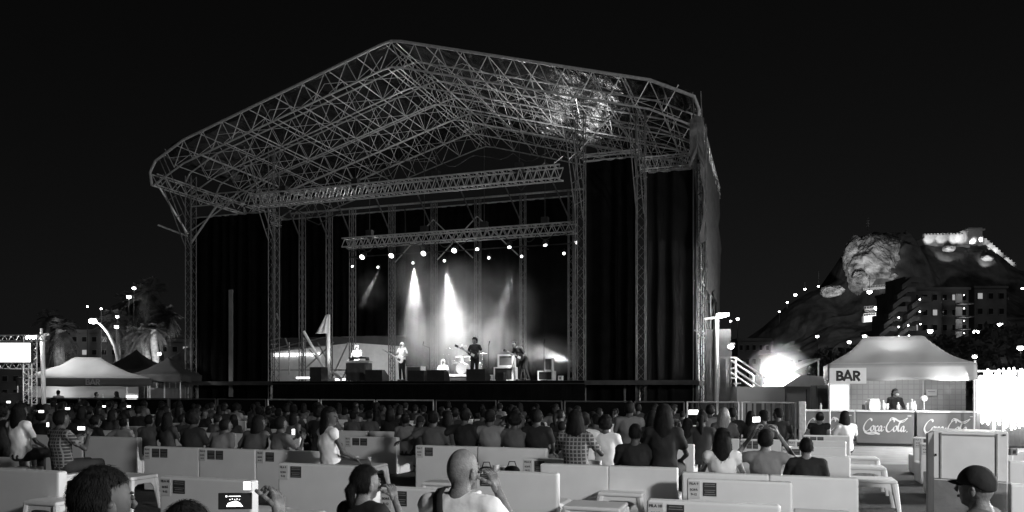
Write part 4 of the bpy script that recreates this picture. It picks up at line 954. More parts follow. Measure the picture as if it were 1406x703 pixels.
def script_logo():
    mb = MB(); s = []
    s.append([(2.05, 1.75), (2.0, 2.1), (1.65, 2.15), (1.05, 1.6), (.62, .75), (.72, .1), (1.15, -.02), (1.6, .3), (1.9, .62)])
    s.append([(.72, .1), (1.0, -.3), (1.7, -.28), (2.3, -.18), (2.9, -.28), (3.4, -.5), (2.9, -.42), (2.2, -.5), (1.4, -.45), (.95, -.2)])
    def o(x): s.append([(x+.42, .95), (x+.1, .72), (x, .25), (x+.2, .02), (x+.5, .3), (x+.6, .78), (x+.42, .95), (x+.3, .85)])
    def c(x): s.append([(x+.5, .72), (x+.42, .93), (x+.12, .65), (x+.02, .22), (x+.22, .02), (x+.6, .32)])
    def a(x): s.append([(x+.55, .8), (x+.35, .93), (x+.08, .6), (x+.03, .15), (x+.22, .05), (x+.5, .45)]); s.append([(x+.62, .95), (x+.48, .45), (x+.5, .08), (x+.68, .08), (x+.9, .35)])
    o(1.85); s.append([(2.35, .9), (2.6, .8), (2.75, .95)]); c(2.65); a(3.28); s.append([(4.15, .72), (4.45, .78)])
    X = 4.25
    s.append([(X+1.75, 1.6), (X+1.8, 2.0), (X+1.45, 2.1), (X+.85, 1.6), (X+.42, .75), (X+.5, .08), (X+.95, -.05), (X+1.4, .3), (X+1.7, .6)])
    s.append([(X+.95, 1.75), (X+1.3, 2.35), (X+1.9, 2.25), (X+2.6, 1.85), (X+3.4, 2.0), (X+4.1, 2.35), (X+3.5, 1.75), (X+2.9, 1.7), (X+2.2, 2.05)])
    o(X+1.65); s.append([(X+2.2, .85), (X+2.55, 1.1), (X+2.95, 1.7), (X+2.9, 1.85), (X+2.65, 1.3), (X+2.45, .4), (X+2.6, .05), (X+2.85, .3)]); a(X+2.95)
    s.append([(X+3.98, .05), (X+4.03, .0), (X+4.05, .06)])
    for p in s: stroke(mb, p, .09, .32)
    return mb.data('lettering', 'paper')
LOGO = script_logo()
cl_ = [(1098, 1173.5, 'drinks counter section partly hidden by two seated people, its lettering half covered'), (1175, 1256, 'middle drinks counter section with the whole white script lettering'), (1258, 1342, 'right drinks counter section with white script lettering behind the white cabinet')]
for px0, px1, lb in cl_:
    A, B = ba(px0, 0), ba(px1, 0)
    t = thing('drinks_counter', lb, 'counter', B3((A+B)/2, 0), -PHI, 'drinks counter sections'); W = B-A-.03
    MB().box((0, .32, .54), (W, .62, .92), bev=.012).part('panel', 'counter_red', t); MB().box((0, .32, 1.03), (W+.02, .7, .04)).part('counter_top', 'white_paint', t)
    MB().box((0, .34, .045), (W-.1, .5, .08)).part('plinth', 'black_plastic', t)
    o = bpy.data.objects.new('lettering', LOGO); C.objects.link(o); o.parent = t; sc_ = W*.80/8.2; o.scale = (sc_, 1, sc_*1.12); o.location = (-W*.40-.3*sc_, -.004, .44)
    MB().box((W*.42, -.003, .9), (.1, .003, .02)).part('badge', 'paper', t)
# things on the counter
def on_counter(px, Y=None): return bp(px, .3, 1.052)
t = thing('ticket_printer', 'white till machine on the bar counter left of the masked barwoman', 'till', on_counter(1198)); MB().box((0, 0, .14), (.34, .3, .26), bev=.03).part('body', 'white_paint', t); MB().box((0, -.05, .3), (.28, .2, .08), bev=.02).part('lid', 'paper', t); MB().box((-.22, 0, .09), (.1, .2, .16)).part('side_unit', 'black_plastic', t)
def bottle(px, h, label, nm='bottle', mt='paper', r=.035):
    t = thing(nm, label, 'bottle' if nm == 'bottle' else 'cup', on_counter(px)); MB().loft([((0, 0, 0), r, r), ((0, 0, h*.6), r, r), ((0, 0, h*.78), r*.45, r*.45), ((0, 0, h*.95), r*.4, r*.4)] if nm == 'bottle' else [((0, 0, 0), r*.8, r*.8), ((0, 0, h), r, r)], 12).part('body', mt, t, smooth=True)
    MB().loft([((0, 0, h*.95), r*.45, r*.45), ((0, 0, h), r*.45, r*.45)], 10).part('cap' if nm == 'bottle' else 'rim', 'white_paint', t)
bottle(1213, .3, 'tall white bottle between the till and the barwoman', r=.06); bottle(1233.5, .24, 'white bottle before the barwoman\'s chest', r=.045); bottle(1246, .22, 'small bottle right of the barwoman', r=.045)
bottle(1252, .34, 'tallest bottle of the cluster right of the barwoman', r=.06); bottle(1256, .28, 'bottle at the right of the cluster, behind the tallest', r=.05); bottle(1127, .2, 'lone slim bottle at the left end of the bar counter', r=.03); bottle(1218, .2, 'paper cup beside the till', 'cup', r=.045)
t = thing('table_fan', 'small white fan on a stand at the right of the bar counter', 'fan', on_counter(1269)); MB().tube((0, 0, 0), (0, 0, .3), .015).tube((0, 0, 0), (0, 0, .02), .08, n=12).part('stand', 'white_paint', t); MB().tube((0, -.04, .36), (0, .04, .36), .085, n=18).part('cage', 'white_paint', t)
# dazzling curtain of lamps at the right edge
lc = thing('light_curtain', 'dazzling white curtain of hanging lamp strings at the right edge beside the bar', 'light curtain', (at(1347, 531, 21.6).x, 21.6, 0))
rnd = random.Random(3); LW = 3.6; zt, zb = 1.75+16/47, 1.75-52/47
mb = MB(); mb.tube((0, .3, 0), (0, .3, 2.5), .04); mb.tube((LW, .3, 0), (LW, .3, 2.5), .04); mb.tube((-.02, .3, 2.2), (LW, .3, 2.2), .03); mb.part('frame', 'white_metal', lc)
MB().sheet([[(LW*i/30, .2+.04*math.sin(i*1.7), .05+.95*k/4) for k in range(5)] for i in range(31)]).part('backing_cloth', 'cloth_grey', lc)
MB().sheet([[(LW*i/30, .2+.04*math.sin(i*1.7), 1.0+(1.0+.12*math.sin(i*2.3))*k/4) for k in range(5)] for i in range(31)]).part('white_cloth', 'cloth_white', lc)  # white upper sheet added to burn out behind the strings, above the grey
mb = MB()
for i in range(74):
    x = .03+i*LW/74; z1 = zt+.12+rnd.uniform(-.22, .1); z0 = zb-.05+rnd.uniform(-.12, .35)+.0*x; y = rnd.uniform(-.05, .1)
    mb.tube((x, y, z1), (x, y, z0), .024, n=5)
    for k in range(int((z1-z0)/.09)): mb.ball((x, y-.01, z0+k*.09), .03, 6, 4)
ls = mb.part('lamp_string', 'lamp_string', lc) if 'lamp_string' in M else mb.part('lamp_string', mat('lamp_string', .8, .4, emit=9), lc); ls['kind'] = 'stuff'
lamp('AREA', (lc.location.x-.25, 21.2, 1.55), 420, (lc.location.x-12, 12, .8), 1.2); lamp('POINT', (lc.location.x+1.4, 20.9, 1.6), 120, size=.5)
# white site cabin right of the stairs, dark door panel
t = thing('site_cabin', 'long white site cabin lit by the floodlight behind the barrier', 'cabin', (0, 0, 0)); Y0 = 29.0
A, B = at(1012, 531, Y0), at(1136, 531, Y0)
MB().box(((A.x+B.x)/2, Y0+1.2, .95), (B.x-A.x, 2.4, 1.6)).part('wall', 'wall_plaster', t); 
MB().prism([(A.x+1.8-.1, 1.76), (B.x+.1, 1.76), (B.x+.1, 2.12), (A.x+2.4, 2.2)], Y0-.1, Y0+2.5).part('roof', 'white_paint', t)
for px in (1078, 1107): MB().box((at(px, 531, Y0).x, Y0-.02, .9), (.03, .03, 1.5)).part('seam', 'cloth_grey', t)
t = thing('grey_locker', 'tall grey locker between the white cabin and the right bar tent', 'locker', (at(1128, 531, 25.5).x, 25.5, 0)); MB().box((0, 0, .9), (.55, .5, 1.8), bev=.02).part('body', 'cloth_grey', t); MB().box((0, -.27, .9), (.45, .02, 1.6)).part('door', 'cloth_dark', t)
t = thing('small_white_awning', 'little bright slanted awning behind the cabin at the left of the bar tent', 'awning', at(1100, 506, 40)); MB().prism([(-1, -.2), (1.0, .55), (1.0, .45), (-1, -.4)], 0, 2).part('cloth', 'cloth_white', t); MB().tube((.9, 0, .4), (.9, 0, -t.location.z), .05).tube((-.9, 0, -.3), (-.9, 0, -t.location.z), .05).part('leg', 'white_metal', t)

# left side: bar tent, dark marquee, pale tents, screen
YL = 34.0; LPH = R(27); LC0 = at(118, 531, YL-1.6); LW_ = 5.0; TL = LC0+Vector((-math.sin(LPH)*1.6, math.cos(LPH)*1.6, 0))
lt_ = gazebo('bar_tent', 'brightly lit striped bar tent on the left with dark valance reading BAR', TL.x, TL.y, LW_, 3.2, 1.78, 2.12, 3.05, 1.1, rz=LPH)
xl, xr = TL.x-LW_/2, TL.x+LW_/2; YL = TL.y
for ch in lt_.children:
    if ch.name.startswith('valance'): ch.material_slots[0].link = 'OBJECT'; ch.material_slots[0].material = M['dark_fabric']
o = bar_word(.25, .05).part('lettering', 'cloth_light', lt_); o.location = (.25, -1.665, 1.95)
lamp('POINT', (xl+1.1, YL+.2, 1.5), 26, size=.3); lamp('POINT', (xl+3.2, YL+.4, 1.6), 12, size=.3); lamp('SPOT', (xl-.6, YL-3.6, 5.0), 2600, (xl+2.2, YL, 2.7), .3, 50, .8)
t = thing('tent_back_cloth', 'bright white cloth closing the back of the left bar tent', 'cloth', (TL.x-math.sin(LPH)*1.4, TL.y+math.cos(LPH)*1.4, 0), LPH); MB().box((-.2, 0, .9), (LW_-.5, .03, 1.75)).part('cloth', 'wall_plaster', t)
t = thing('drinks_fridge', 'glowing fridge at the right end of the left bar tent', 'fridge', (at(181, 531, YL+.2).x, YL+.2, 0), LPH); MB().box((0, .3, .95), (.5, .5, 1.0)).part('cabinet', 'white_paint', t); MB().box((0, .03, 1.05), (.4, .02, .6)).part('door', 'lamp_soft', t); MB().box((0, .3, .22), (.46, .46, .42)).part('base', 'black_plastic', t)
t = thing('bar_counter', 'dark bar counter inside the left bar tent', 'counter', (TL.x+math.sin(LPH)*1.0, TL.y-math.cos(LPH)*1.0, 0), LPH); MB().box((-.3, 0, .5), (xr-xl-1.4, .5, 1.0)).part('front', 'cloth_dark', t); MB().box((-.3, 0, 1.02), (xr-xl-1.3, .6, .04)).part('counter_top', 'white_paint', t)
t = thing('bottle', 'bright bottle standing on the left bar counter', 'bottle', (at(141, 531, YL-.75).x, YL-.75, 1.045)); MB().loft([((0, 0, 0), .06, .06), ((0, 0, .2), .06, .06), ((0, 0, .3), .03, .03), ((0, 0, .36), .03, .03)], 12).part('body', 'paper', t); MB().tube((0, 0, .36), (0, 0, .39), .034).part('cap', 'white_paint', t)
gazebo('marquee_tent', 'dark peaked marquee between the left bar tent and the stage', at(231, 531, 36).x, 36, 2.5, 3, 1.95, 2.3, 3.15, .05, 'dark_fabric')
t = thing('fence_panel', 'pale fence panel under the dark marquee', 'fence', (at(232, 531, 37).x, 37, 0)); MB().box((0, 0, .95), (2.1, .04, 1.5)).part('panel', 'cloth_light', t); mb = MB(); mb.box((-.2, -.04, 1.0), (.06, .04, 2.0)); mb.box((.95, -.04, 1.0), (.05, .04, 2)); mb.part('post', 'white_metal', t)
gazebo('marquee_tent', 'dim grey tent peak rising behind the dark marquee beside the stage tower', at(256, 531, 46).x, 46, 3.6, 3.4, 2.4, 2.8, 4.1, .3, 'grey_fabric')
gazebo('marquee_tent', 'darkest tent peak between the left bar tent and the palms', at(187, 531, 44).x, 44, 3.2, 3.4, 2.3, 2.7, 3.9, .1, 'dark_fabric')
YS = 26.0
vs = thing('video_screen', 'dazzling white video screen on a truss frame at the left edge', 'screen', (0, 0, 0))
A, B = at(-60, 531, YS).x, at(41, 531, YS).x; z0, z1 = at(0, 497, YS).z, at(0, 471, YS).z
MB().box(((A+B)/2, YS+.08, (z0+z1)/2), (B-A+.08, .1, z1-z0+.08)).part('housing', 'black_plastic', vs); MB().box(((A+B)/2, YS+.02, (z0+z1)/2), (B-A, .02, z1-z0)).part('panel', 'screen_white', vs)
mb = MB(); C1, C2 = at(-62, 531, YS).x, at(38, 531, YS).x
lattice(mb, (C1, YS+.25, at(0, 465, YS).z), (at(56, 531, YS).x, YS+.25, at(0, 463, YS).z), .2, .2, 12, .018, .01); lattice(mb, (C1, YS+.25, at(0, 502, YS).z), (C2, YS+.25, at(0, 502, YS).z), .2, .2, 10, .018, .01)
lattice(mb, (at(35, 531, YS).x, YS+.25, 0), (at(35, 531, YS).x, YS+.25, at(0, 462, YS).z), .28, .28, 10, .022, .012, up=(0, 1, 0)); mb.part('truss_frame', 'aluminium', vs)
MB().box(((A+B)/2-.2, YS+.6, 1.0), (B-A-.3, .05, 1.1)).part('lower_cloth', 'cloth_dark', vs)
lamp('SPOT', (at(46, 531, YS).x, YS-1.2, at(0, 470, YS).z), 60, (at(30, 531, YS).x, YS+.2, 1), .2, 100, .6)
t = thing('banner_pole', 'bright white pole with a curved lamp tip beside the video screen', 'pole', (at(59, 531, 27).x, 27, 0)); mb = MB().tube((.05, 0, 0), (-.02, 0, at(0, 462, 27).z), .075, n=10); mb.part('pole', 'white_paint', t)
z = at(0, 462, 27).z; MB().tube((-.06, 0, z), (-.06, 0, z+.28), .04).tube((-.06, 0, z+.05), (.2, 0, z+.08), .05).part('lamp_arm', 'white_paint', t); h = MB().box((-.35, 0, z-.02), (.4, .2, .14), bev=.03).part('lamp_head', 'white_paint', t); MB().box((-.35, -.11, z-.04), (.34, .02, .1)).part('bulb', 'lamp_hot', h)
lamp('POINT', (t.location.x-.3, 26.7, z-.2), 30, size=.15)
lamp('SPOT', (at(60, 531, 27).x, 25.2, 1.2), 60, (at(60, 531, 27).x, 27, 2.9), .2, 60, .7)

# ------------------------------------------------------------------ sofas, stools
SH = .75
def make_sofa():
    t = thing('sofa', '', 'sofa')
    # hollow plastic bench sofa: back board, seat block, two side cheeks
    MB().box((0, .075, SH/2+.01), (1.0, .13, SH-.02), bev=.022).part('backrest', 'white_plastic', t, smooth=False)
    MB().box((0, .44, .19), (.99, .585, .36), bev=.03).part('seat', 'white_plastic', t)
    return t
sofa0 = make_sofa(); S_used = False; SOFA_KIDS = list(sofa0.children)
def sofa_copy():
    r = sofa0.copy(); C.objects.link(r)
    for k in SOFA_KIDS:
        c = k.copy(); C.objects.link(c); c.parent = r
    return r
SROT = -TH*1.0
def sofa(px0, px1, n, label, posters=1, lab=True, z=SH, W=None, bare=False):
    """left/right px of the back's top edge, row number"""
    global S_used
    A, B = row_pt(px0, fila(n)), row_pt(px1, fila(n)); c = (A+B)/2; W = W or (B-A).length
    t = sofa0 if not S_used else sofa_copy(); S_used = True
    t.location = c; t.rotation_euler = (0, 0, -math.atan(.3404)+R(.9)*math.sin(px0*1.7)); t['label'] = label; t['group'] = 'white plastic sofas in the audience rows'; t.scale = (W, 1, z/SH)
    if not bare:
        x = -.43
        if lab:
            MB().box((x+.0, .0065, SH-.115), (.115, .004, .19)).part('paper_label', 'paper', t)
            k = 1/W
            for ln, (tx, sz, zz) in enumerate((('FILA %d' % n, .036, SH-.05), ('SOF\u00c1', .034, SH-.115), ({9: '9-12', 8: '8-12', 7: '9-12', 6: '8-12', 10: '9-12'}.get(n, '8-12'), .034, SH-.165))):
                o = text(tx, sz, 'ink', (x, .0035, zz), t, .0006); o.scale = (k, 1, 1)
            x += .125
        for i in range(posters):
            p = MB().box((x+.03, .0065, SH-.105), (.13, .004, .145)).part('poster', 'poster_dark', t)
            m1 = MB()
            for zz, w_ in ((SH-.05, .1), (SH-.072, .11), (SH-.115, .11), (SH-.135, .09), (SH-.16, .11)): m1.box((x+.03, .0035, zz), (w_, .003, .007))
            m1.part('print', 'poster_line', p); x += .15
    return t
SOF = [(197, 272, 8, 2, 'sofa with two posters, first from the left of three joined in one row'), (272, 350, 8, 2, 'sofa with two posters in the middle of three joined in one row'), (350, 440, 8, 1, 'sofa at the right end of three joined in one row, its side lit'),
 (-45, 80, 10, 1, 'sofa cut by the left edge of the view, its side brightly lit'), (217, 345, 10, 1, 'sofa before the row of three, directly behind the raised phone'), (381, 495, 9, 1, 'sofa right of the row of three, behind the small table with cups'),
 (472, 545, 6, 2, 'dim sofa with two posters beyond the small table with cups'), (570, 655, 7, 1, 'sofa directly beyond the bald man, with a bare forearm over it'), (655, 750, 7, 0, 'bare grey sofa back behind the cluttered table'),
 (717, 824, 8, 1, 'sofa with one poster and a lit right edge beside the two stools'), (640, 765, 9, 1, 'bright sofa right of the bald man\'s raised hand'), (520, 655, 10, 1, 'lower sofa between the bald man and the person with tied hair'),
 (741, 835, 8.38, 0, 'plain rounded sofa behind the checkered shirt'), (835, 930, 8.38, 0, 'plain rounded sofa behind the black shirt, ending in a lit edge'),
 (872, 953, 6, 2, 'sofa with two posters right of the long haired silhouette'), (958, 1015, 5, 1, 'far sofa behind the woman in the white top'), (1016, 1073, 5, 2, 'far sofa behind the raised arms, with two posters'),
 (1102, 1168, 4, 2, 'farthest sofa before the counter, carrying the two people leaning together'), (1082, 1162, 5, 2, 'sofa second farthest in the stepped line before the counter'), (1073, 1162, 6, 2, 'sofa third farthest in the stepped line before the counter'),
 (1066, 1168, 7, 2, 'sofa directly beyond the man in the black shirt at the right'), (936, 1056, 8.63, 1, 'sofa under the raised arms, left of the man in the black shirt'), (1056, 1179, 8.63, 0, 'plain sofa holding the man in the black shirt at the right'),
 (943, 1088, 9, 1, 'sofa with a clear row nine label at the centre right'), (888, 1072, 10, 1, 'nearest sofa, cut by the bottom of the view'),
 (1255, 1338, 4, 1, 'sofa end farthest back beside the white cabinet'), (1264, 1362, 5, 1, 'sofa end in the middle beside the white cabinet'), (1279, 1392, 6.1, 0, 'sofa end nearest to the white cabinet'),
 (1384, 1475, 6, 0, 'sofa behind the small box at the right edge'), (1386, 1500, 7, 0, 'second sofa back at the right edge, below the light curtain'), (1388, 1520, 8.65, 1, 'sofa at the right edge with a clear row label')]
for px0, px1, n, po, lb in SOF:
    real = int(n+.5) if n not in (8.38, 8.63, 6.1) else 8
    t = sofa(px0, px1, n if n in (8.38, 8.63, 6.1) else n, 'white '+lb, po, po > 0) if float(n).is_integer() else None
    if t is None:
        A, B = row_pt(px0, fila(n)), row_pt(px1, fila(n)); t = sofa(px0, px1, n, 'white '+lb, 0, False)
# far rows continue across the dark part of the audience
cols = [(-20, 'below video screen'), (60, 'below left bar tent'), (130, 'left tent right half'), (200, 'below dark marquee'), (262, 'below left outer tower'), (318, 'below pale duct'), (376, 'below left inner tower'), (417, 'below slanting pole'), (470, 'below keyboard desk'), (540, 'below bass player'), (600, 'below drummer'), (650, 'below singer'), (700, 'below large case'), (750, 'below small amplifier'), (800, 'below inner right tower'), (850, 'below wide curtain'), (905, 'below pleated curtain'), (960, 'below stage corner'), (1010, 'below stage stairs'), (1070, 'below floodlight')]
def col_name(px): return min(cols, key=lambda c: abs(c[0]-px))[1]
ordn = {1: 'first', 2: 'second', 3: 'third', 4: 'fourth', 5: 'fifth', 6: 'sixth', 7: 'seventh', 8: 'eighth', 9: 'ninth', 10: 'tenth'}
far = []
for n in range(1, 8):
    px = -30; lim = {1: 960, 2: 950, 3: 930, 4: 900, 5: 860, 6: 460, 7: 180}[n]
    while px < lim:
        Y = row_pt(px, fila(n)).y; wpx = 1.12/Y*F
        if not ((n == 6 and 440 < px+wpx) or (n == 5 and px > 780)):
            far.append((px, px+wpx*.95, n))
        px += wpx*(1.0 if random.random() < .7 else 1.6)
cnt = {}
for px0, px1, n in far:
    nm_ = col_name((px0+px1)/2); k = (n, nm_); cnt[k] = cnt.get(k, 0)+1
    w_ = ['', ', second', ', third', ', fourth', ', fifth'][min(4, cnt[k]-1)]+(' from left' if cnt[k] > 1 else '')
    sofa(px0, px1, n, 'dim white sofa, %s row from barrier, %s%s' % (ordn[n], nm_, w_), 0, False, bare=True)

def make_stool():
    t = thing('stool_table', '', 'low table'); W, D, H = .56, .5, .45
    MB().box((0, 0, H-.025), (W, D, .05), bev=.02).part('top', 'white_plastic', t)
    ap = MB()
    for s_ in (-1, 1):                           # arched aprons
        for ax in (0, 1):
            L = (W if ax == 0 else D)/2-.03; off = s_*((D if ax == 0 else W)/2-.03); P = []
            for i in range(13):
                u = -1+2*i/12; zz = H-.05-.05-.16*abs(u)**5; P.append((u*L, zz))
            for (x0, a), (x1, b2) in zip(P, P[1:]):
                vs = []
                for x_, z_ in ((x0, a), (x1, b2), (x1, H-.04), (x0, H-.04)):
                    for d in (-.008, .008): vs.append((x_, off+d, z_) if ax == 0 else (off+d, x_, z_))
                ap.add(vs, [(0, 2, 4, 6), (1, 7, 5, 3), (0, 1, 3, 2), (4, 5, 7, 6)])
    ap.part('apron', 'white_plastic', t)
    for sx in (-1, 1):
        for sy in (-1, 1):
            MB().loft([((sx*(W/2+.015), sy*(D/2+.01), 0), .028, .024), ((sx*(W/2-.035), sy*(D/2-.035), H-.05), .045, .038)], 8).part('leg', 'white_plastic', t)
    return t
st0 = make_stool(); su = False
def stool(px, Y, label, rz=None, sc_=(1, 1, 1)):
    global su
    t = st0 if not su else dup(st0, (0, 0, 0)); su = True
    p = at(px, 531, Y); t.location = (p.x, Y, 0); t.rotation_euler = (0, 0, -TH if rz is None else rz); t['label'] = label; t['group'] = 'white plastic low tables between the sofas'; t.scale = sc_; return t
stool(818, 8.5, 'white plastic low table right of the bright sofa, nearest of the two stools', sc_=(1.15, 1, 1)); stool(856, 9.6, 'white plastic low table behind the nearest stool, before the plain rounded sofas', sc_=(1.0, 1, 1))
stool(1196, 10.9, 'white plastic low table with tall legs at the end of the black shirt man\'s sofa', sc_=(1.1, 1, 1)); stool(1186, 12.6, 'white plastic low table in the middle of three in the right aisle', sc_=(1.1, 1, 1)); stool(1180, 14.2, 'white plastic low table farthest of three in the right aisle', sc_=(1.1, 1, 1))
stool(498, 12.9, 'white plastic low table holding cups right of the long haired woman on the left', sc_=(1.25, 1, 1)); stool(688, 11.4, 'white plastic low table cluttered with cups behind the bright sofa', sc_=(1.5, 1, 1)); stool(609, 10.6, 'white plastic low table in shadow left of the bald man\'s neck', sc_=(.8, 1, 1))
stool(1130, 7.9, 'white plastic low table with a dark top edge before the plain sofa at the right', sc_=(1, 1, 1)); stool(398, 7.9, 'white plastic low table at the bottom left centre, only its corner in view', sc_=(1, 1, 1)); stool(178, 10.9, 'white plastic low table in the aisle left of the three joined sofas', sc_=(1, 1, 1.1))
stool(80, 8.9, 'white plastic low table beside the sofa at the left edge', sc_=(.9, 1, 1))
def cup(px, Y, label, h=.12, r=.036, mt='paper', dz=.452, nm='cup'):
    p = at(px, 531, Y); t = thing(nm, label, nm, (p.x, Y, dz)); m1 = MB().loft([((0, 0, 0), r*.75, r*.75), ((0, 0, h), r, r)], 12); m1.part('body', mt, t); MB().loft([((0, 0, h-.004), r*1.06, r*1.06), ((0, 0, h+.004), r*1.06, r*1.06)], 12).part('rim', 'white_paint', t); return t
cup(489, 12.9, 'pale plastic cup on the table right of the long haired woman'); cup(507, 12.8, 'second plastic cup on the same table, nearer its right edge'); cup(681, 11.3, 'wide pale cup on the cluttered table', .14, .05); cup(690, 11.45, 'smaller cup beside the wide pale cup', .1, .04, 'cloth_grey'); cup(672, 11.35, 'dark cup at the left of the cluttered table', .1, .04, 'cloth_dark')
for px, Y, lb in ((668, 11.2, 'dark handbag slumped on the cluttered table left side'), (703, 11.3, 'dark handbag on the right end of the cluttered table'), (952, 10.1, 'small black bag at the end of the sofas right of the silhouette'), (985, 9.0, 'black bag on the floor beside the white top woman')):
    p = at(px, 531, Y); t = thing('handbag', lb, 'handbag', (p.x, Y, .455 if Y > 11 else .0)); s_ = 1 if Y > 11 else 1.8
    MB().ball((0, 0, .06*s_), (.12*s_, .06*s_, .07*s_), 14, 8, fn=lambda d: 1+.12*noise.noise(d*3)).part('body', 'cloth_black', t, smooth=True); MB().path([(-.07*s_, 0, .1*s_), (-.04*s_, 0, .19*s_), (.04*s_, 0, .19*s_), (.07*s_, 0, .1*s_)], .008).part('handle', 'cloth_black', t)
# white cabinet by the aisle
YW = 8.3; A, B = at(1288, 531, YW).x, at(1387, 531, YW).x
t = thing('white_cabinet', 'tall white cabinet with framed door behind the man in the cap', 'cabinet', ((A+B)/2+.12, YW+.3, 0), R(-31)); W = (B-A)*.93; zt, zm = at(0, 593, YW).z, at(0, 660, YW).z
MB().box((0, 0, zt/2), (W, .58, zt), bev=.008).part('body', 'white_paint', t)
d = MB().box((.0, -.30, (zt+zm)/2), (W*.985, .02, zt-zm-.01), bev=.004).part('door', 'white_paint', t)
fr = MB(); hh = zt-zm
fr.box((-W*.36, -.317, (zt+zm)/2), (.014, .014, hh*.94)); fr.box((W*.36, -.317, (zt+zm)/2), (.014, .014, hh*.94)); fr.box((0, -.317, zt-.035), (W*.72, .014, .012)); fr.part('frame', 'scaffold', d)
MB().box((-W*.43, -.318, zm+hh*.5), (.02, .016, .022)).part('lock', 'ink', d); MB().box((W*.45, -.318, zt-.025), (.03, .012, .012)).part('hinge', 'ink', d)
MB().box((0, -.3, zm/2), (W*.96, .012, zm-.03)).part('lower_panel', 'cloth_light', t)
t = thing('door_leaf', 'dark edge of an open cabinet door beside the white cabinet', 'door', (A-.02, YW+.1, 0), R(-36)); MB().box((0, 0, zt/2), (.022, .6, zt-.01)).part('leaf', 'cloth_grey', t)
t = thing('small_box', 'small grey box on the sofa at the right edge', 'box', at(1389, 652, 11.2)); t.location.z = .75; MB().box((0, 0, .05), (.1, .12, .1), bev=.008).part('body', 'cloth_light', t); MB().box((0, -.065, .05), (.04, .008, .05)).part('slot', 'ink', t)
# ------------------------------------------------------------------ people
def remesh(mb, vox, smooth=5, name='body'):
    me = mb.data(name, None); o = bpy.data.objects.new('tmp', me); C.objects.link(o)
    r = o.modifiers.new('r', 'REMESH'); r.mode = 'VOXEL'; r.voxel_size = vox
    s_ = o.modifiers.new('s', 'SMOOTH'); s_.factor = .5; s_.iterations = smooth
    bpy.context.view_layer.update()
    m2 = bpy.data.meshes.new_from_object(o.evaluated_get(bpy.context.evaluated_depsgraph_get())); m2.name = name
    bpy.data.objects.remove(o); bpy.data.meshes.remove(me)
    m2.shade_smooth(); return m2
def join_mesh(me, mb):
    bm = bmesh.new(); bm.from_mesh(me); m2 = mb.data('t', None); bm.from_mesh(m2); bm.to_mesh(me); bm.free(); bpy.data.meshes.remove(m2); me.shade_smooth(); return me
V = Vector
def hand(mb, wrist, d, nrm, curl=.5, s=1.0, side=1, spread=.12, fold=None):
    """palm + four fingers + thumb. d = direction of the hand, nrm = palm normal, fingers curl towards nrm"""
    d = V(d).normalized(); nrm = V(nrm); nrm = (nrm-d*nrm.dot(d)).normalized(); sd = d.cross(nrm)*side
    w_ = V(wrist)
    for k in range(5):                           # palm as a flat slab of overlapping capsules
        u = -1+k*.5; mb.cap(w_+sd*u*.018*s, w_+d*.085*s+sd*u*.034*s, .017*s, .0135*s, 8)
    L = [.070, .078, .073, .058]; 
    for i in range(4):
        b = w_+d*.09*s+sd*(-.033+.022*i)*s; a = curl*(1.0+.08*i); dd = (d+sd*(i-1.5)*spread).normalized(); p = b
        for j, fr_ in enumerate((.45, .31, .24)):
            ang = a*(j+.6); v = dd*math.cos(ang)+nrm*math.sin(ang); q = p+v*L[i]*fr_*s*1.05; mb.cap(p, q, (.0092-.0009*j)*s, (.0086-.0009*j)*s, 8); p = q
    b = w_+d*.03*s-sd*.022*s; v = (d*.65-sd*.75+nrm*.35).normalized(); p = b
    for j, ll in enumerate((.045, .034, .028)):
        v2 = (v+nrm*.35*j*curl+d*.25*j).normalized(); q = p+v2*ll*s; mb.cap(p, q, (.0125-.0014*j)*s, (.0112-.0014*j)*s, 8); p = q
POSE = {}
def J(**k): return k
base = J(hip=(0, 0, .10), pel=.0, chest=(0, -.05, .42), neck=(0, -.05, .60), head=(0, -.02, .735), sh=.18, shz=.545, el=((-.25, .03, .30), (.25, .03, .30)), ha=((-.15, .27, .20), (.15, .27, .20)),
         kn=((-.14, .43, .12), (.14, .43, .12)), an=((-.15, .46, -.28), (.15, .46, -.28)), yaw=0, tilt=0)
def P_(**k): d = dict(base); d.update(k); return d
POSE['sit'] = base
POSE['lean'] = P_(chest=(.04, .03, .41), neck=(.06, .07, .57), head=(.08, .12, .70), yaw=-20)
POSE['armsup'] = P_(el=((-.34, .1, .52), (.34, .08, .50)), ha=((-.10, .14, .86), (.10, .14, .86)), hd='up')
POSE['phone'] = P_(el=((-.26, .10, .36), (.28, .14, .34)), ha=((-.05, .32, .56), (.07, .32, .56)), hd='up')
POSE['onearm'] = P_(el=((-.28, .05, .50), (.25, .03, .30)), ha=((-.22, .2, .74), (.15, .27, .20)), hd='upL')
POSE['armback'] = P_(el=((-.36, -.12, .44), (.25, .03, .30)), ha=((-.58, -.02, .38), (.15, .27, .20)), yaw=15)
POSE['turn'] = P_(yaw=55, el=((-.25, .03, .30), (.28, .1, .32)))
POSE['turnl'] = P_(yaw=-50)
POSE['face'] = P_(el=((-.25, .03, .30), (.27, .10, .40)), ha=((-.15, .27, .20), (.125, .12, .665)), hd='face', yaw=-18)
POSE['one_phone'] = P_(el=((-.25, .03, .30), (.27, .22, .50)), ha=((-.15, .27, .20), (.13, .42, .80)), hd='upR')
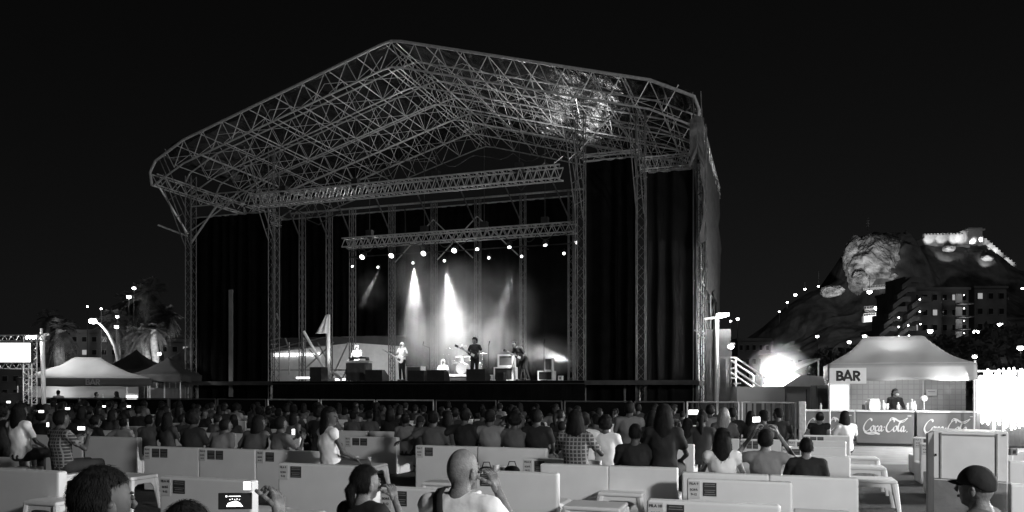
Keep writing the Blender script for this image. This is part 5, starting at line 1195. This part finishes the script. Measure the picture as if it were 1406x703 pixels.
stand = J(hip=(0, 0, .92), chest=(0, -.01, 1.24), neck=(0, -.01, 1.45), head=(0, .02, 1.585), sh=.19, shz=1.39, el=((-.25, -.02, 1.12), (.25, -.02, 1.12)), ha=((-.23, .12, .92), (.23, .12, .92)),
          kn=((-.10, .02, .50), (.10, .02, .50)), an=((-.12, -.02, .08), (.12, -.02, .08)), yaw=0, tilt=0)
def Q_(**k): d = dict(stand); d.update(k); return d
POSE['stand'] = stand
POSE['guitar'] = Q_(el=((-.30, -.04, 1.16), (.31, .04, 1.14)), ha=((-.10, .20, 1.02), (.42, .26, 1.30)), hd='play')
POSE['guitar_bend'] = Q_(hip=(0, 0, .90), chest=(.10, .16, 1.16), neck=(.16, .26, 1.32), head=(.2, .34, 1.42), shz=1.26, shy=.2, shx=.13, el=((-.20, .12, 1.02), (.42, .22, 1.02)), ha=((-.02, .34, .9), (.50, .42, 1.16)), kn=((-.16, .04, .48), (.16, .04, .48)), an=((-.26, -.02, .08), (.26, -.02, .08)), hd='play')
POSE['keys'] = Q_(el=((-.27, .06, 1.14), (.27, .06, 1.14)), ha=((-.18, .33, 1.08), (.18, .33, 1.08)), hd='play')
POSE['drum'] = P_(el=((-.3, .06, .32), (.3, .06, .32)), ha=((-.2, .3, .34), (.2, .3, .36)), hd='play', kn=((-.25, .4, .1), (.25, .4, .1)), an=((-.27, .42, -.3), (.27, .42, -.3)))
POSE['serve'] = Q_(el=((-.27, .02, 1.1), (.27, .02, 1.1)), ha=((-.16, .26, 1.08), (.16, .26, 1.08)), hd='play', yaw=25)
PC = {}
SITP = {k for k, v in POSE.items() if v['hip'][2] < .5}
def person_parts(pose, hair, fem, top, vox, zs=None):
    key = (pose, hair, fem, top, vox, zs)
    if key in PC: return PC[key]
    p = POSE[pose]; hip, ch, nk, hd_ = V(p['hip']), V(p['chest']), V(p['neck']), V(p['head']); sh = p['sh']*(.88 if fem else 1); shx = p.get('shx', nk.x); shy = p.get('shy', nk.y)
    S_ = [V((shx+s_*sh, shy-.0, p['shz'])) for s_ in (-1, 1)]; E_ = [V(x) for x in p['el']]; H_ = [V(x) for x in p['ha']]; K_ = [V(x) for x in p['kn']]; A_ = [V(x) for x in p['an']]
    if zs is not None: A_ = [V((a.x, a.y, -zs+.085)) for a in A_]
    L_ = [hip+V((s_*.09, 0, 0)) for s_ in (-1, 1)]; g = .0; hw = 1.06 if fem else 1
    def torso(mb, inf=0, top_=True):
        mid = (hip+ch)/2
        r = [(hip+V((0, 0, -.07)), .10, .08), (hip+V((0, 0, -.02)), .158*hw+inf, .115+inf), (mid, (.132 if fem else .148)+inf, .105+inf), (ch, .16*(.92 if fem else 1)+inf, .115+inf), (V((shx, shy, p['shz']-.02)), .165*(.9 if fem else 1)+inf, .09+inf), (nk+V((0, 0, -.005)), .085+inf, .066+inf)]
        if top_: r.append((nk+V((0, .005, .035)), .058+inf*.6, .06+inf*.6))
        mb.loft(r, 16)
        for s_ in S_: mb.cap(nk+V((0, 0, -.03)), s_, .055+inf, .056+inf, 10)
    b = MB(); torso(b)
    b.cap(nk-V((0, 0, .04)), hd_-V((0, .015, .05)), .056, .054, 12)
    ww = [None, None]
    for i in (0, 1):
        b.cap(S_[i], E_[i], .048 if not fem else .04, .037 if not fem else .032, 10); w_ = E_[i]+(H_[i]-E_[i])*.86; ww[i] = w_; b.cap(E_[i], w_, .037 if not fem else .033, .025, 10)
        b.cap(L_[i], K_[i], .085, .058, 10); b.cap(K_[i], A_[i], .054, .037, 10); f = A_[i]+V((0, .05, -.05)); b.cap(A_[i]+V((0, -.03, -.045)), f+V((0, .1, -.005)), .036, .03, 8)
    R3 = Matrix.Rotation(R(p['yaw']), 3, 'Z'); def_h = lambda v: hd_+R3@V(v)
    b.ball(hd_+V((0, 0, .015)), (.076, .097, .108), 20, 14, rot=R3); b.loft([(def_h((0, .02, .02)), .062, .07), (def_h((0, .035, -.06)), .05, .055), (def_h((0, .05, -.105)), .028, .032)], 14, side=R3@V((1, 0, 0)))
    me = remesh(b, vox)
    x = MB()                                     # ears, nose, lips, brow, fingers
    for s_ in (-1, 1):
        x.ball(def_h((s_*.078, .0, -.012)), (.010, .019, .032), 10, 8, rot=R3); x.ball(def_h((s_*.082, -.004, .004)), (.009, .012, .014), 8, 6, rot=R3)
        x.ball(def_h((s_*.030, .088, .018)), (.014, .01, .010), 8, 6, rot=R3); x.ball(def_h((s_*.03, .086, .036)), (.022, .01, .005), 8, 6, rot=R3)
    x.loft([(def_h((0, .090, .022)), .007, .008), (def_h((0, .108, -.012)), .014, .012), (def_h((0, .098, -.026)), .016, .006)], 8, side=R3@V((1, 0, 0))); x.ball(def_h((0, .092, -.052)), (.024, .01, .008), 10, 6, rot=R3)
    m_ = p.get('hd', '')
    for i in (0, 1):
        d = (H_[i]-E_[i]).normalized(); s_ = -1 if i == 0 else 1
        up = m_ == 'up' or (m_ == 'upL' and i == 0) or (m_ == 'upR' and i == 1) or (m_ == 'face' and i == 1)
        inw = V((-s_, .15, 0)) if up else V((-s_*.3, .1, -1))
        hand(x, ww[i], (d+V((0, 0, .3))) if up else d, inw, .75 if up or m_ == 'play' else .4, 1.0 if not fem else .9, side=-s_ if up else s_)
    join_mesh(me, x)
    out = {'body': me}
    s = MB(); torso(s, .014, False)              # top
    for i in (0, 1):
        e = S_[i].lerp(E_[i], .97 if top == 'long' else (.6 if top == 'tee' else .16)); s.cap(S_[i], e, .066 if not fem else .056, .056 if top != 'long' else .05, 10)
        if top == 'long': s.cap(E_[i], E_[i].lerp(ww[i], .95), .05, .036, 10)
    out['shirt'] = remesh(s, max(vox, .014), 3, 'shirt')
    sh_me = out['shirt']
    for v in sh_me.vertices:                     # cloth folds
        c_ = v.co; n_ = v.normal; q_ = V((c_.x*9, c_.y*9, c_.z*5)); q_ += V((noise.noise(q_*.5), noise.noise(q_*.5+V((7, 0, 0))), 0))*1.5
        v.co = c_+n_*(.008*(1-abs(noise.noise(q_)*2.2))-.002)
    t = MB(); t.loft([(hip+V((0, 0, -.09)), .12, .09), (hip+V((0, 0, -.02)), .172*hw, .13), (hip+V((0, 0, .05)), .155*hw, .125)], 14)
    for i in (0, 1): t.cap(L_[i], K_[i], .1, .072, 10); t.cap(K_[i], K_[i].lerp(A_[i], .93), .07, .055, 10)
    out['trousers'] = remesh(t, .02, 3, 'trousers')
    sh_ = MB()
    for i in (0, 1): sh_.cap(A_[i]+V((0, -.035, -.045)), A_[i]+V((0, .15, -.05)), .043, .036, 10)
    out['shoe'] = sh_.data('shoe', None, True)
    # hair
    h = MB(); rnd = random.Random(hash(hair) % 99 if False else len(hair)*7); sd = V((rnd.random()*5, 0, 0))
    def cap_(inf, low, back, amp, fr, ctr=(0, -.012, .03)):
        def fn(d): return 1+amp*noise.noise(d*fr+sd)+amp*.5*noise.noise(d*fr*2.3+sd)
        bm_ = MB().ball((0, 0, 0), (.080+inf, .100+inf, .104+inf), 28, 20, fn); vs = []; 
        keep = []
        for q in bm_.v:
            q = V(q)
            if q.y > .012 and q.z < .045+low*0: q = V((q.x*.80, min(q.y, .05)*.5, q.z if q.z > 0 else q.z*.6))      # pull under the face
            if q.z < -back: q.z = -back+(q.z+back)*.2; q.x *= .8; q.y *= .85
            vs.append(def_h(q+V(ctr)))
        h.add(vs, bm_.f)
    if hair == 'short': cap_(.008, 0, .095, .05, 3)
    elif hair == 'crop': cap_(.003, 0, .08, .02, 4)
    elif hair == 'curly': cap_(.035, 0, .09, .28, 5)
    elif hair == 'bun': cap_(.006, 0, .08, .05, 3); h.ball(def_h((0, -.10, .075)), (.045, .042, .042), 14, 10, lambda d: 1+.12*noise.noise(d*4))
    elif hair == 'tied': cap_(.008, 0, .085, .05, 3); h.path([def_h((0, -.09, .03)), def_h((0, -.125, -.03)), def_h((0, -.115, -.11)), def_h((0, -.10, -.17))], [.022, .036, .03, .008], 12)
    elif hair == 'pony': cap_(.006, 0, .08, .05, 3); h.path([def_h((0, -.09, .06)), def_h((0, -.15, .05)), def_h((0, -.16, -.05)), def_h((0, -.14, -.17)), def_h((0, -.12, -.27))], [.018, .035, .04, .032, .008], 12)
    elif hair in ('long', 'bob'):
        cap_(.014, 0, .1, .07, 3); zb = -.17 if hair == 'bob' else -.34
        for k in range(15):
            a = PI*1.02+(PI*.96)*(k/14); a = PI+PI*k/14; c_, s_ = math.cos(a), math.sin(a); q0 = V((c_*.074, s_*.088-.005, .02)); jz = rnd.uniform(-.03, .03)
            h.path([def_h(q0+V((0, 0, .02))), def_h((c_*.086, s_*.098-.01, -.06)), def_h((c_*.092, s_*.09-.02, -.13)), def_h((c_*.088, s_*.075-.035, zb+.05)), def_h((c_*.07, s_*.065-.035, zb+jz))], [.022, .028, .028, .024, .006], 8)
    if hair == 'cap':
        def fn(d): return 1
        bm_ = MB().ball((0, 0, 0), (.088, .108, .112), 28, 20, lambda d: 1+.02*noise.noise(d*3)); vs = []
        for q in bm_.v:
            q = V(q); q.z = max(q.z, -.005-.035*(1 if q.y < 0 else 0)*min(1, -q.y/.06)); vs.append(def_h(q+V((0, -.004, .028))))
        h.add(vs, bm_.f)
    if h.v: out['hat' if hair == 'cap' else 'hair'] = remesh(h, max(.009, vox*.7), 2, 'hair')
    if 'hair' in out and vox < .017:             # loose strands over the hair mass
        hm = out['hair']; st_ = MB(); r5 = random.Random(5); vs_ = [(v.co.copy(), v.normal.copy()) for v in hm.vertices]
        for k in range(2600 if vox < .012 else 900):
            p0, n0 = vs_[r5.randrange(len(vs_))]; dn = V((r5.gauss(0, .25), r5.gauss(0, .25), -1)); tg = (dn-n0*dn.dot(n0)); tg = tg.normalized() if tg.length > .05 else V((0, -1, 0))
            L9 = r5.uniform(.015, .045)*(1.6 if hair in ('long', 'bob', 'curly') else .8); sd9 = tg.cross(n0)*.0011; a9 = p0+n0*.001; b9 = a9+tg*L9*.55+n0*L9*.14; c9 = a9+tg*L9+n0*L9*r5.uniform(-.02, .3)+sd9*r5.uniform(-4, 4)
            st_.add([a9-sd9, a9+sd9, b9+sd9, b9-sd9, c9], [(0, 1, 2, 3), (3, 2, 4)])
        join_mesh(hm, st_)
    if hair == 'cap':
        x = MB(); g_ = []
        for i in range(13):
            u = -1+i/6; g_.append([tuple(def_h((u*.07*(1-.05*k), .085*math.sqrt(max(0, 1-(u*.8)**2))+.018*k*math.sqrt(max(.0, 1-u*u))+.0, .05-.004*k-.02*u*u))) for k in range(5)])
        x.sheet(g_); me2 = x.data('brim', None, True); out['brim'] = me2
    if hair == 'hood':
        x = MB(); x.ball(def_h((0, -.015, .02)), (.108, .122, .135), 24, 16, lambda d: 1+.04*noise.noise(d*3)-.0); 
        vs = []
        for q in x.v:
            l_ = R3.inverted()@(V(q)-hd_)
            if l_.y > .05: l_.y = .05-(l_.y-.05)*.6
            vs.append(tuple(hd_+R3@l_))
        x.v = vs; x.loft([(def_h((0, -.02, -.02)), .10, .10), (def_h((0, -.03, -.12)), .11, .10), (nk+V((0, -.01, -.06)), .15, .11)], 14)
        out['hood'] = remesh(x, .012, 2, 'hood')
    PC[key] = out; return out
SHIRT = {'white': 'cloth_white', 'light': 'cloth_light', 'grey': 'cloth_grey', 'dark': 'cloth_dark', 'black': 'cloth_black', 'check': 'cloth_check'}
def person(loc, rz, label, pose='sit', hair='short', shirt='grey', fem=False, top='tee', skin='skin_shaded', hairm='hair_dark', vox=.024, scale=1.0, group=None, trousers='cloth_dark', name='person'):
    pr = person_parts(pose, hair, fem, top, vox, (.45 if vox >= .026 else round(loc[2]/scale/.05)*.05) if pose in SITP else None)
    t = thing(name, label, 'person', loc, rz, group); t.scale = (scale,)*3
    for k, me in pr.items():
        if len(me.materials) == 0: me.materials.append(M['skin'])
        o = bpy.data.objects.new(k, me); C.objects.link(o); o.parent = t
        mm = {'body': skin, 'shirt': SHIRT[shirt], 'trousers': trousers, 'shoe': 'dark_shoe', 'hair': hairm, 'hood': 'cloth_white', 'hat': 'cloth_black', 'brim': 'cloth_black'}[k]
        o.material_slots[0].link = 'OBJECT'; o.material_slots[0].material = M[mm]
    return t
def seat_pt(px, n, ytop, hz=.845):
    """hip point of a person seated in row n whose head top shows at photo row ytop"""
    c = row_pt(px, fila(n)); v = V((ST, CT, 0))*.40; q = c+v; q = V((q.y*(px-CX)/F, q.y, 0))
    ztop = EYE-(ytop-HY)/F*q.y; s_ = ztop-.40-.0
    sc_ = max(.90, min(1.12, (ztop-.36)/hz)); zz = max(.28, min(.62, ztop-hz*sc_)); return V((q.x, q.y, zz-.0)), sc_
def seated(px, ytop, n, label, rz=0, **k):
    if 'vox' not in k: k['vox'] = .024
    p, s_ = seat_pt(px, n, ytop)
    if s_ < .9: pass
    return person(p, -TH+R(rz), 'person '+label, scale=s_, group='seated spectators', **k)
def phone(p, label, lit=True, rz=0, mt='lamp_soft', land=True, sz=1):
    t = thing('smartphone', label, 'phone', p, rz); W, H = (.15, .075) if land else (.075, .15)
    MB().box((0, 0, 0), (W*sz, .009, H*sz), bev=.003).part('body', 'black_plastic', t)
    MB().box((0, -.0055, 0), (W*.93*sz, .002, H*.9*sz)).part('screen', mt if lit else 'glass_dark', t); return t
if 'phone_lit' not in M: mat('phone_lit', .6, .3, emit=2.4)

# near people
NEAR = [(637, 4.3, .52, 1.03, -4, 'with shaved head, white shirt and dark strap, right hand raised to the face', dict(pose='face', hair='none', shirt='white', skin='skin', vox=.009)),
 (505, 5.25, .37, .97, -14, 'with dark hair tied at the nape and dark top, hand at the mouth', dict(pose='face', hair='tied', shirt='black', fem=True, skin='skin', vox=.011)),
 (150, 2.95, .52, 1.06, -25, 'seen as a large dark head at the bottom left, pale cheek edge', dict(pose='sit', hair='short', shirt='dark', vox=.009)),
 (262, 2.95, .44, 1.0, 6, 'at the bottom left whose dark hair just shows, raising a phone', dict(pose='one_phone', hair='short', shirt='dark', skin='skin', vox=.009)),
 (1335, 4.56, .41, 1.0, 62, 'in a black cap facing left at the bottom right', dict(pose='sit', hair='cap', shirt='grey', skin='skin', vox=.009))]
for px, Y, zs, sc_, rz, lb, kw in NEAR:
    p = at(px, 531, Y); p.z = zs
    t = person(p, -TH+R(rz), 'person '+lb, scale=sc_, group=None, **kw)
    so_ = sofa_copy(); so_.location = (p.x+.40*math.sin(-TH if rz < 40 else R(62)), Y-.40, 0) if rz < 40 else (p.x+.4, Y-.2, 0); so_.rotation_euler = (0, 0, -TH if rz < 40 else R(62)); so_['label'] = 'white sofa under the person '+lb.split(',')[0]; so_['group'] = 'white plastic sofas in the audience rows'; so_.scale = (1.05, 1, 1)
# dark strap over the shaved man's shirt
sp_ = at(637, 531, 4.3); tt = thing('shoulder_strap', 'dark bag strap across the white shirt of the shaved man', 'strap', (sp_.x, sp_.y, .52), -TH+R(-4)); tt.scale = (1.03,)*3
g = []
for P_0 in ((-.105, .0, .64), (-.105, -.06, .645), (-.10, -.12, .61), (-.075, -.165, .54), (-.04, -.192, .45), (.01, -.20, .36), (.07, -.188, .26), (.12, -.155, .16)): g.append([(P_0[0]-.028, P_0[1]-.0, P_0[2]-.006), (P_0[0]+.028, P_0[1]-.0, P_0[2]+.010)])
x = MB().sheet(g).part('webbing', 'cloth_black', tt, smooth=True); md = x.modifiers.new('t', 'SOLIDIFY'); md.thickness = .006
# phone showing the stage
ph = phone(at(323, 688, 3.3), 'smartphone held up at the bottom left showing the glowing stage', False, R(4), sz=.95)
mb = MB(); mb.add([(-.035, -.0085, -.022), (.035, -.0085, -.022), (.022, -.0085, -.006), (.006, -.0085, .002), (-.012, -.0085, -.002), (-.028, -.0085, -.008)], [(0, 1, 2, 3, 4, 5)])
for k in range(5): mb.box((-.02+k*.01, -.0085, .008+.002*(k % 2)), (.003, .001, .003))
mb.box((-.035, -.0085, .022), (.006, .001, .006)); mb.box((.0, -.0085, .022), (.05, .001, .002)); mb.part('stage_picture', 'lamp_soft', ph)
ph2 = thing('lighter', 'small bright white object between the fingers above the raised phone', 'card', at(339, 667, 3.34)); MB().box((0, 0, 0), (.028, .006, .035)).part('body', 'screen_white', ph2)

# spectators the photo shows one by one: px, head top row, sofa row, label, options
L = [
 (87, 566, 8.9, 'on the left filming with both hands at a phone, pale patterned shirt', dict(pose='phone', shirt='check', rz=-12)),
 (30, 556, 8.6, 'with a big mass of dark hair and pale shirt at the left edge', dict(hair='long', fem=True, shirt='white')),
 (6, 558, 8.3, 'cut by the left edge, long dark hair and dark top', dict(hair='curly', fem=True, shirt='black')),
 (62, 556, 6.4, 'wearing a dark cap before the left bar tent', dict(hair='cap', shirt='dark', rz=60)),
 (206, 571, 6.6, 'in a patterned grey shirt behind the aisle left of the three sofas', dict(shirt='grey', rz=10)),
 (232, 568, 7.4, 'with a dim shirt seated at the first of the three joined sofas', dict(shirt='dark', hair='long', fem=True)),
 (268, 566, 7.9, 'with wide dark curly hair on the three joined sofas', dict(shirt='dark', hair='curly', fem=True)),
 (298, 574, 7.9, 'leaning over in a light shirt on the middle of the three joined sofas', dict(shirt='light', pose='lean')),
 (343, 570, 7.9, 'with dark head tipped left on the right of the three joined sofas', dict(shirt='grey', pose='lean', hair='bob', fem=True)),
 (388, 574, 7.8, 'in a pale shirt looking at a shining phone left of the long haired woman', dict(shirt='light', pose='phone', rz=-25)),
 (455, 562, 8.5, 'with long dark hair and light top seen half from the side, arm hanging', dict(hair='long', fem=True, shirt='white', top='none', pose='turnl', rz=-30)),
 (440, 560, 6.2, 'with black hair behind the long haired woman', dict(hair='curly', fem=True, shirt='black')),
 (403, 556, 5.4, 'showing a pale cheek above the shining phone', dict(shirt='dark', pose='turn')),
 (437, 556, 4.6, 'in a light top far behind the long haired woman', dict(shirt='light')),
 (486, 566, 5.2, 'dim, in a grey top left of the sofa with two posters', dict(shirt='grey')),
 (508, 565, 5.1, 'with rounded back in a grey shirt behind the dim sofa', dict(shirt='grey', hair='short')),
 (537, 562, 4.8, 'in a black top right of the rounded grey back', dict(shirt='black', hair='bob', fem=True)),
 (558, 570, 6.1, 'in a light printed shirt left of the white cap', dict(shirt='light')),
 (578, 572, 6.4, 'wearing a smooth white cap', dict(shirt='grey', hair='cap')),
 (596, 566, 6.9, 'with grey shirt and arm over the sofa beyond the bald man', dict(shirt='grey', pose='armback')),
 (616, 566, 6.4, 'with black hair between the grey shirt and the black shirt', dict(shirt='black', hair='bob', fem=True)),
 (640, 562, 7.0, 'with broad black shirt and a light collar behind the bald man', dict(shirt='black', pose='armback', rz=-6)),
 (674, 564, 7.2, 'in a light grey shirt seen from behind, right of the broad black shirt', dict(shirt='light')),
 (708, 568, 7.1, 'with a white print on the back of a grey shirt', dict(shirt='grey', hair='curly')),
 (738, 564, 7.1, 'with dark shirt right of the printed back', dict(shirt='black', hair='short')),
 (765, 578, 5.6, 'slumped in a dark top left of the checkered shirt', dict(shirt='dark', pose='lean')),
 (791, 566, 8.38, 'in a checkered shirt with the arms forward', dict(shirt='check', pose='phone', hair='bob', fem=True)),
 (803, 568, 6.6, 'in a white shirt right behind the checkered shirt', dict(shirt='white')),
 (818, 570, 5.6, 'with dim grey shirt between the white shirt and the curly head', dict(shirt='grey', pose='turn')),
 (832, 574, 7.3, 'with dark curly hair and a striped white top', dict(shirt='white', hair='curly')),
 (865, 553, 6.4, 'broad in a pale shirt sitting higher than the others', dict(shirt='light', scale_=1.1)),
 (873, 584, 8.38, 'with cropped hair and black shirt on the plain rounded sofa', dict(shirt='black', hair='crop')),
 (912, 558, 8.38, 'with very long black hair forming a dark silhouette', dict(shirt='black', hair='long', fem=True)),
 (896, 566, 6.5, 'dark, just left behind the long haired silhouette', dict(shirt='black', hair='bob', fem=True)),
 (944, 576, 5.6, 'raising one arm with a shining phone', dict(shirt='dark', pose='onearm', hair='long', fem=True)),
 (964, 566, 5.7, 'with hair tied high and camouflage coloured top', dict(shirt='dark', hair='pony', fem=True)),
 (975, 557, 4.4, 'in a pale shirt before the white stage corner', dict(shirt='light')),
 (994, 562, 5.1, 'with blond long hair and grey shirt', dict(shirt='grey', hair='long', fem=True, hairm='hair_light')),
 (1006, 561, 3.9, 'with dark hair and black shirt beside the blond hair', dict(shirt='black')),
 (1048, 565, 5.1, 'half hidden between the raised arms, dim profile', dict(shirt='grey', pose='turn')),
 (1031, 566, 4.2, 'dark, left of the raised phone', dict(shirt='black', hair='long', fem=True)),
 (1068, 562, 4.4, 'in a black shirt turned in profile below the floodlight', dict(shirt='black', pose='turn')),
 (992, 591, 8.6, 'with long dark wavy hair and a white strap top', dict(shirt='white', hair='long', fem=True, top='none', skin='skin')),
 (1051, 592, 8.6, 'in a grey printed shirt holding a shining phone overhead with both arms', dict(shirt='light', pose='armsup', skin='skin')),
 (1107, 603, 8.63, 'with short hair and black shirt alone at the right', dict(shirt='black', hair='crop', skin='skin')),
 (1121, 565, 4.1, 'with hair up and black strap top leaning to the neighbour before the counter', dict(shirt='black', hair='bun', fem=True, top='none', pose='lean', skin='skin')),
 (1160, 566, 4.1, 'with dark bob and white shirt before the counter', dict(shirt='white', hair='bob', fem=True, pose='turnl', rz=20)),
]
rows_used = {}
for px, yt, n, lb, kw in L:
    kw = dict(kw); kw.pop('scale_', None)
    n_ = n if n in (8.38, 8.63, 8.9, 8.5) else (8.63 if n == 8.6 and px > 500 else (8.6 if n == 8.6 else round(n)))
    near(px, yt, n_, lb, vox=.016 if n > 8 else .022, **kw) if False else seated(px, yt, n_, lb, vox=.016 if n > 8 else .022, **kw)
    rows_used.setdefault(round(n), []).append(px)
for px, n, lb in ((87, 8.9, 'white stool under the man filming on the left'), (30, 8.6, 'white stool under the dark haired person at the left edge'), (455, 8.5, 'white stool under the long haired woman in the light top')):
    p, _ = seat_pt(px, n, 560); t = stool(px, p.y, lb, sc_=(.8, .9, .92)); t.location = (p.x, p.y, 0)
# their phones
phone(at(112, 588, 8.3), 'smartphone held by the man filming on the left, screen sprinkled with light', True, 0, 'lamp_soft', sz=.55)
phone(at(1038, 576, 9.2), 'shining smartphone held overhead with both arms', True, R(30), 'screen_white', sz=.9)
phone(at(952, 566, 13.6), 'glowing smartphone raised beside the ponytail', True, 0, 'lamp_soft', sz=1.2)
phone(at(403, 593, 11.3), 'dazzling phone lamp in the lap left of the long haired woman', True, 0, 'lamp_soft', land=False, sz=.6)
phone(at(66, 583, 9.8), 'glowing phone before a dim face at the left', True, 0, 'screen_white', land=False, sz=.4)
for px, py, Y, lb in ((57, 565, 11, 'phone lamp under the dark cap at the left'), (93, 561, 12, 'flat phone glow before the left bar tent'), (177, 558, 15, 'phone glow below the fridge of the left tent'), (143, 558, 17, 'small phone glow below the bright bottle'), (12, 552, 14, 'round phone lamp at the left edge')):
    phone(at(px, py, Y), lb, True, 0, 'lamp_soft', sz=.5)
# dim crowd rows
HA = ['short', 'short', 'long', 'bob', 'curly', 'bun', 'pony', 'crop']; PO = ['sit', 'sit', 'sit', 'lean', 'turn', 'turnl', 'phone', 'armback']
HL = {'short': 'short dark hair', 'long': 'long dark hair', 'bob': 'a dark bob', 'curly': 'curly hair', 'bun': 'a bun', 'pony': 'a ponytail', 'crop': 'cropped hair'}
seen = {}; rnd = random.Random(11)
for px0, px1, n in far:
    for u in (.27, .75):
        px = px0+(px1-px0)*u+rnd.uniform(-2, 2)
        if rnd.random() > (.92 if n < 5 else .8): continue
        if any(abs(px-q) < (15 if n > 3 else 9) for r_, qs in rows_used.items() if abs(r_-n) <= 0 for q in qs): continue
        ha = rnd.choice(HA); po = rnd.choice(PO); sh = rnd.choice(['grey', 'dark', 'black', 'dark', 'light', 'black']); fem = ha in ('long', 'bob', 'bun', 'pony')
        Y = row_pt(px, fila(n)).y; ztop = rnd.uniform(1.1, 1.28); yt = HY+(EYE-ztop)*F/Y
        lb = 'with %s, %s top, %s row from barrier, %s' % (HL[ha], sh, ordn[n], col_name(px))
        seen[lb] = seen.get(lb, 0)+1
        if seen[lb] > 1: lb = lb.replace('with ', 'also with ' if seen[lb] == 2 else 'likewise with ')
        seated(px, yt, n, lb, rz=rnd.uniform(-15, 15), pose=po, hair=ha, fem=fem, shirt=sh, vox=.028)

# musicians and staff
def on_deck(px, b): p = S(a_at(px, b), b, DZ); return p
BACK = PI
person(on_deck(552, 2.3), PI-TH+R(-15), 'person with pale hood or scarf, white shirt and dark trousers playing a bass guitar', 'guitar', 'hood', 'white', skin='skin', vox=.016, scale=.97, trousers='cloth_black')
person(on_deck(652, 2.6), PI-TH+R(-5), 'person with curly dark hair and a black outfit playing a guitar at centre stage', 'guitar', 'curly', 'black', skin='skin', vox=.016, scale=1.06, trousers='cloth_black')
person(on_deck(719, 2.6), PI-TH+R(-25), 'person stooping over a guitar in dark clothes right of the large flight case', 'guitar_bend', 'short', 'dark', skin='skin', vox=.016, scale=1.05, trousers='cloth_black')
person(on_deck(490, 3.75), PI-TH, 'person in a white hood behind the draped keyboard', 'keys', 'hood', 'white', skin='skin', vox=.018, scale=.98)
p = on_deck(608, 3.8); p.z = DZ+.0; person(V((p.x, p.y, DZ+.12)), PI-TH, 'person in a white hood sitting low before the drum kit', 'drum', 'hood', 'white', skin='skin', vox=.018, scale=.97)
def guitar(px, b, z, rz, tilt, label, body='cloth_white', bass=False):
    t = thing('guitar', label, 'guitar', S(a_at(px, b), b, z), PI-TH+rz); bd = MB(); n = 36; o1 = []
    for i in range(n):
        a = 2*PI*i/n; r = .17+.035*math.cos(2*a)+.02*math.cos(3*a+.5); o1.append((r*1.15*math.cos(a), r*math.sin(a)))
    bd.prism(o1, .0, .045); ctl = Matrix.Rotation(tilt, 3, 'Y'); bd.v = [tuple(ctl@V(q)) for q in bd.v]; bd.part('body', body, t)
    nk = MB(); L_ = .75 if bass else .62; nk.box((.15+L_/2, .055, 0), (L_, .02, .05)); nk.v = [tuple(ctl@V(q)) for q in nk.v]; nk.part('neck', 'wood', t)
    hd = MB(); hd.box((.15+L_+.08, .05, .01), (.18, .018, .1)); hd.v = [tuple(ctl@V(q)) for q in hd.v]; hd.part('headstock', body, t)
    pk = MB(); pk.box((-.0, .05, -.03), (.17, .004, .1)); pk.box((.07, .053, 0), (.02, .008, .07)); pk.v = [tuple(ctl@V(q)) for q in pk.v]; pk.part('pickguard', 'paper' if body == 'black_plastic' else 'cloth_grey', t); return t
q = on_deck(552, 2.3); g1 = guitar(549, 2.02, DZ+.95, R(-15)+0, R(-24), 'pale bass guitar held by the person with the pale hood', 'white_paint', True)
g2 = guitar(650, 2.3, DZ+1.12, R(-5), R(-24), 'dark guitar with a white pickguard held by the singer', 'black_plastic')
g3 = guitar(714, 2.15, DZ+.98, R(-25), R(-18), 'dark guitar of the stooping person', 'black_plastic')
for g_ in (g1, g2, g3): g_.scale = (1, 1, 1)
# barwoman with mask, left bar staff
bw_ = person(bp(1229, .95), PI+R(-5), 'person with dark tied hair, black top and white face mask serving behind the bar', 'serve', 'tied', 'black', True, 'long', skin='skin', vox=.016, scale=.985)
R3 = Matrix.Rotation(R(25), 3, 'Z'); h_ = V(POSE['serve']['head'])
mk = MB().ball((0, 0, 0), (.056, .04, .046), 16, 10); mk.v = [tuple(h_+R3@(V(q)+V((0, .078, -.045)))) for q in mk.v]; mk.part('face_mask', 'cloth_white', bw_, smooth=True)
person(V((at(80, 531, YL-.2).x, YL-.2, 0)), R(60), 'person with dark hair standing at the left bar tent', 'stand', 'short', 'light', skin='skin', vox=.026, scale=.93)
person(V((at(132, 531, YL+.3).x, YL+.3, 0)), R(-60), 'dim person standing further right inside the left bar tent', 'stand', 'short', 'grey', vox=.026, scale=.88)
person(V((at(160, 531, YL+.3).x, YL+.3, 0)), R(90), 'dim person at the right end inside the left bar tent', 'stand', 'bob', 'dark', True, vox=.026, scale=.9)
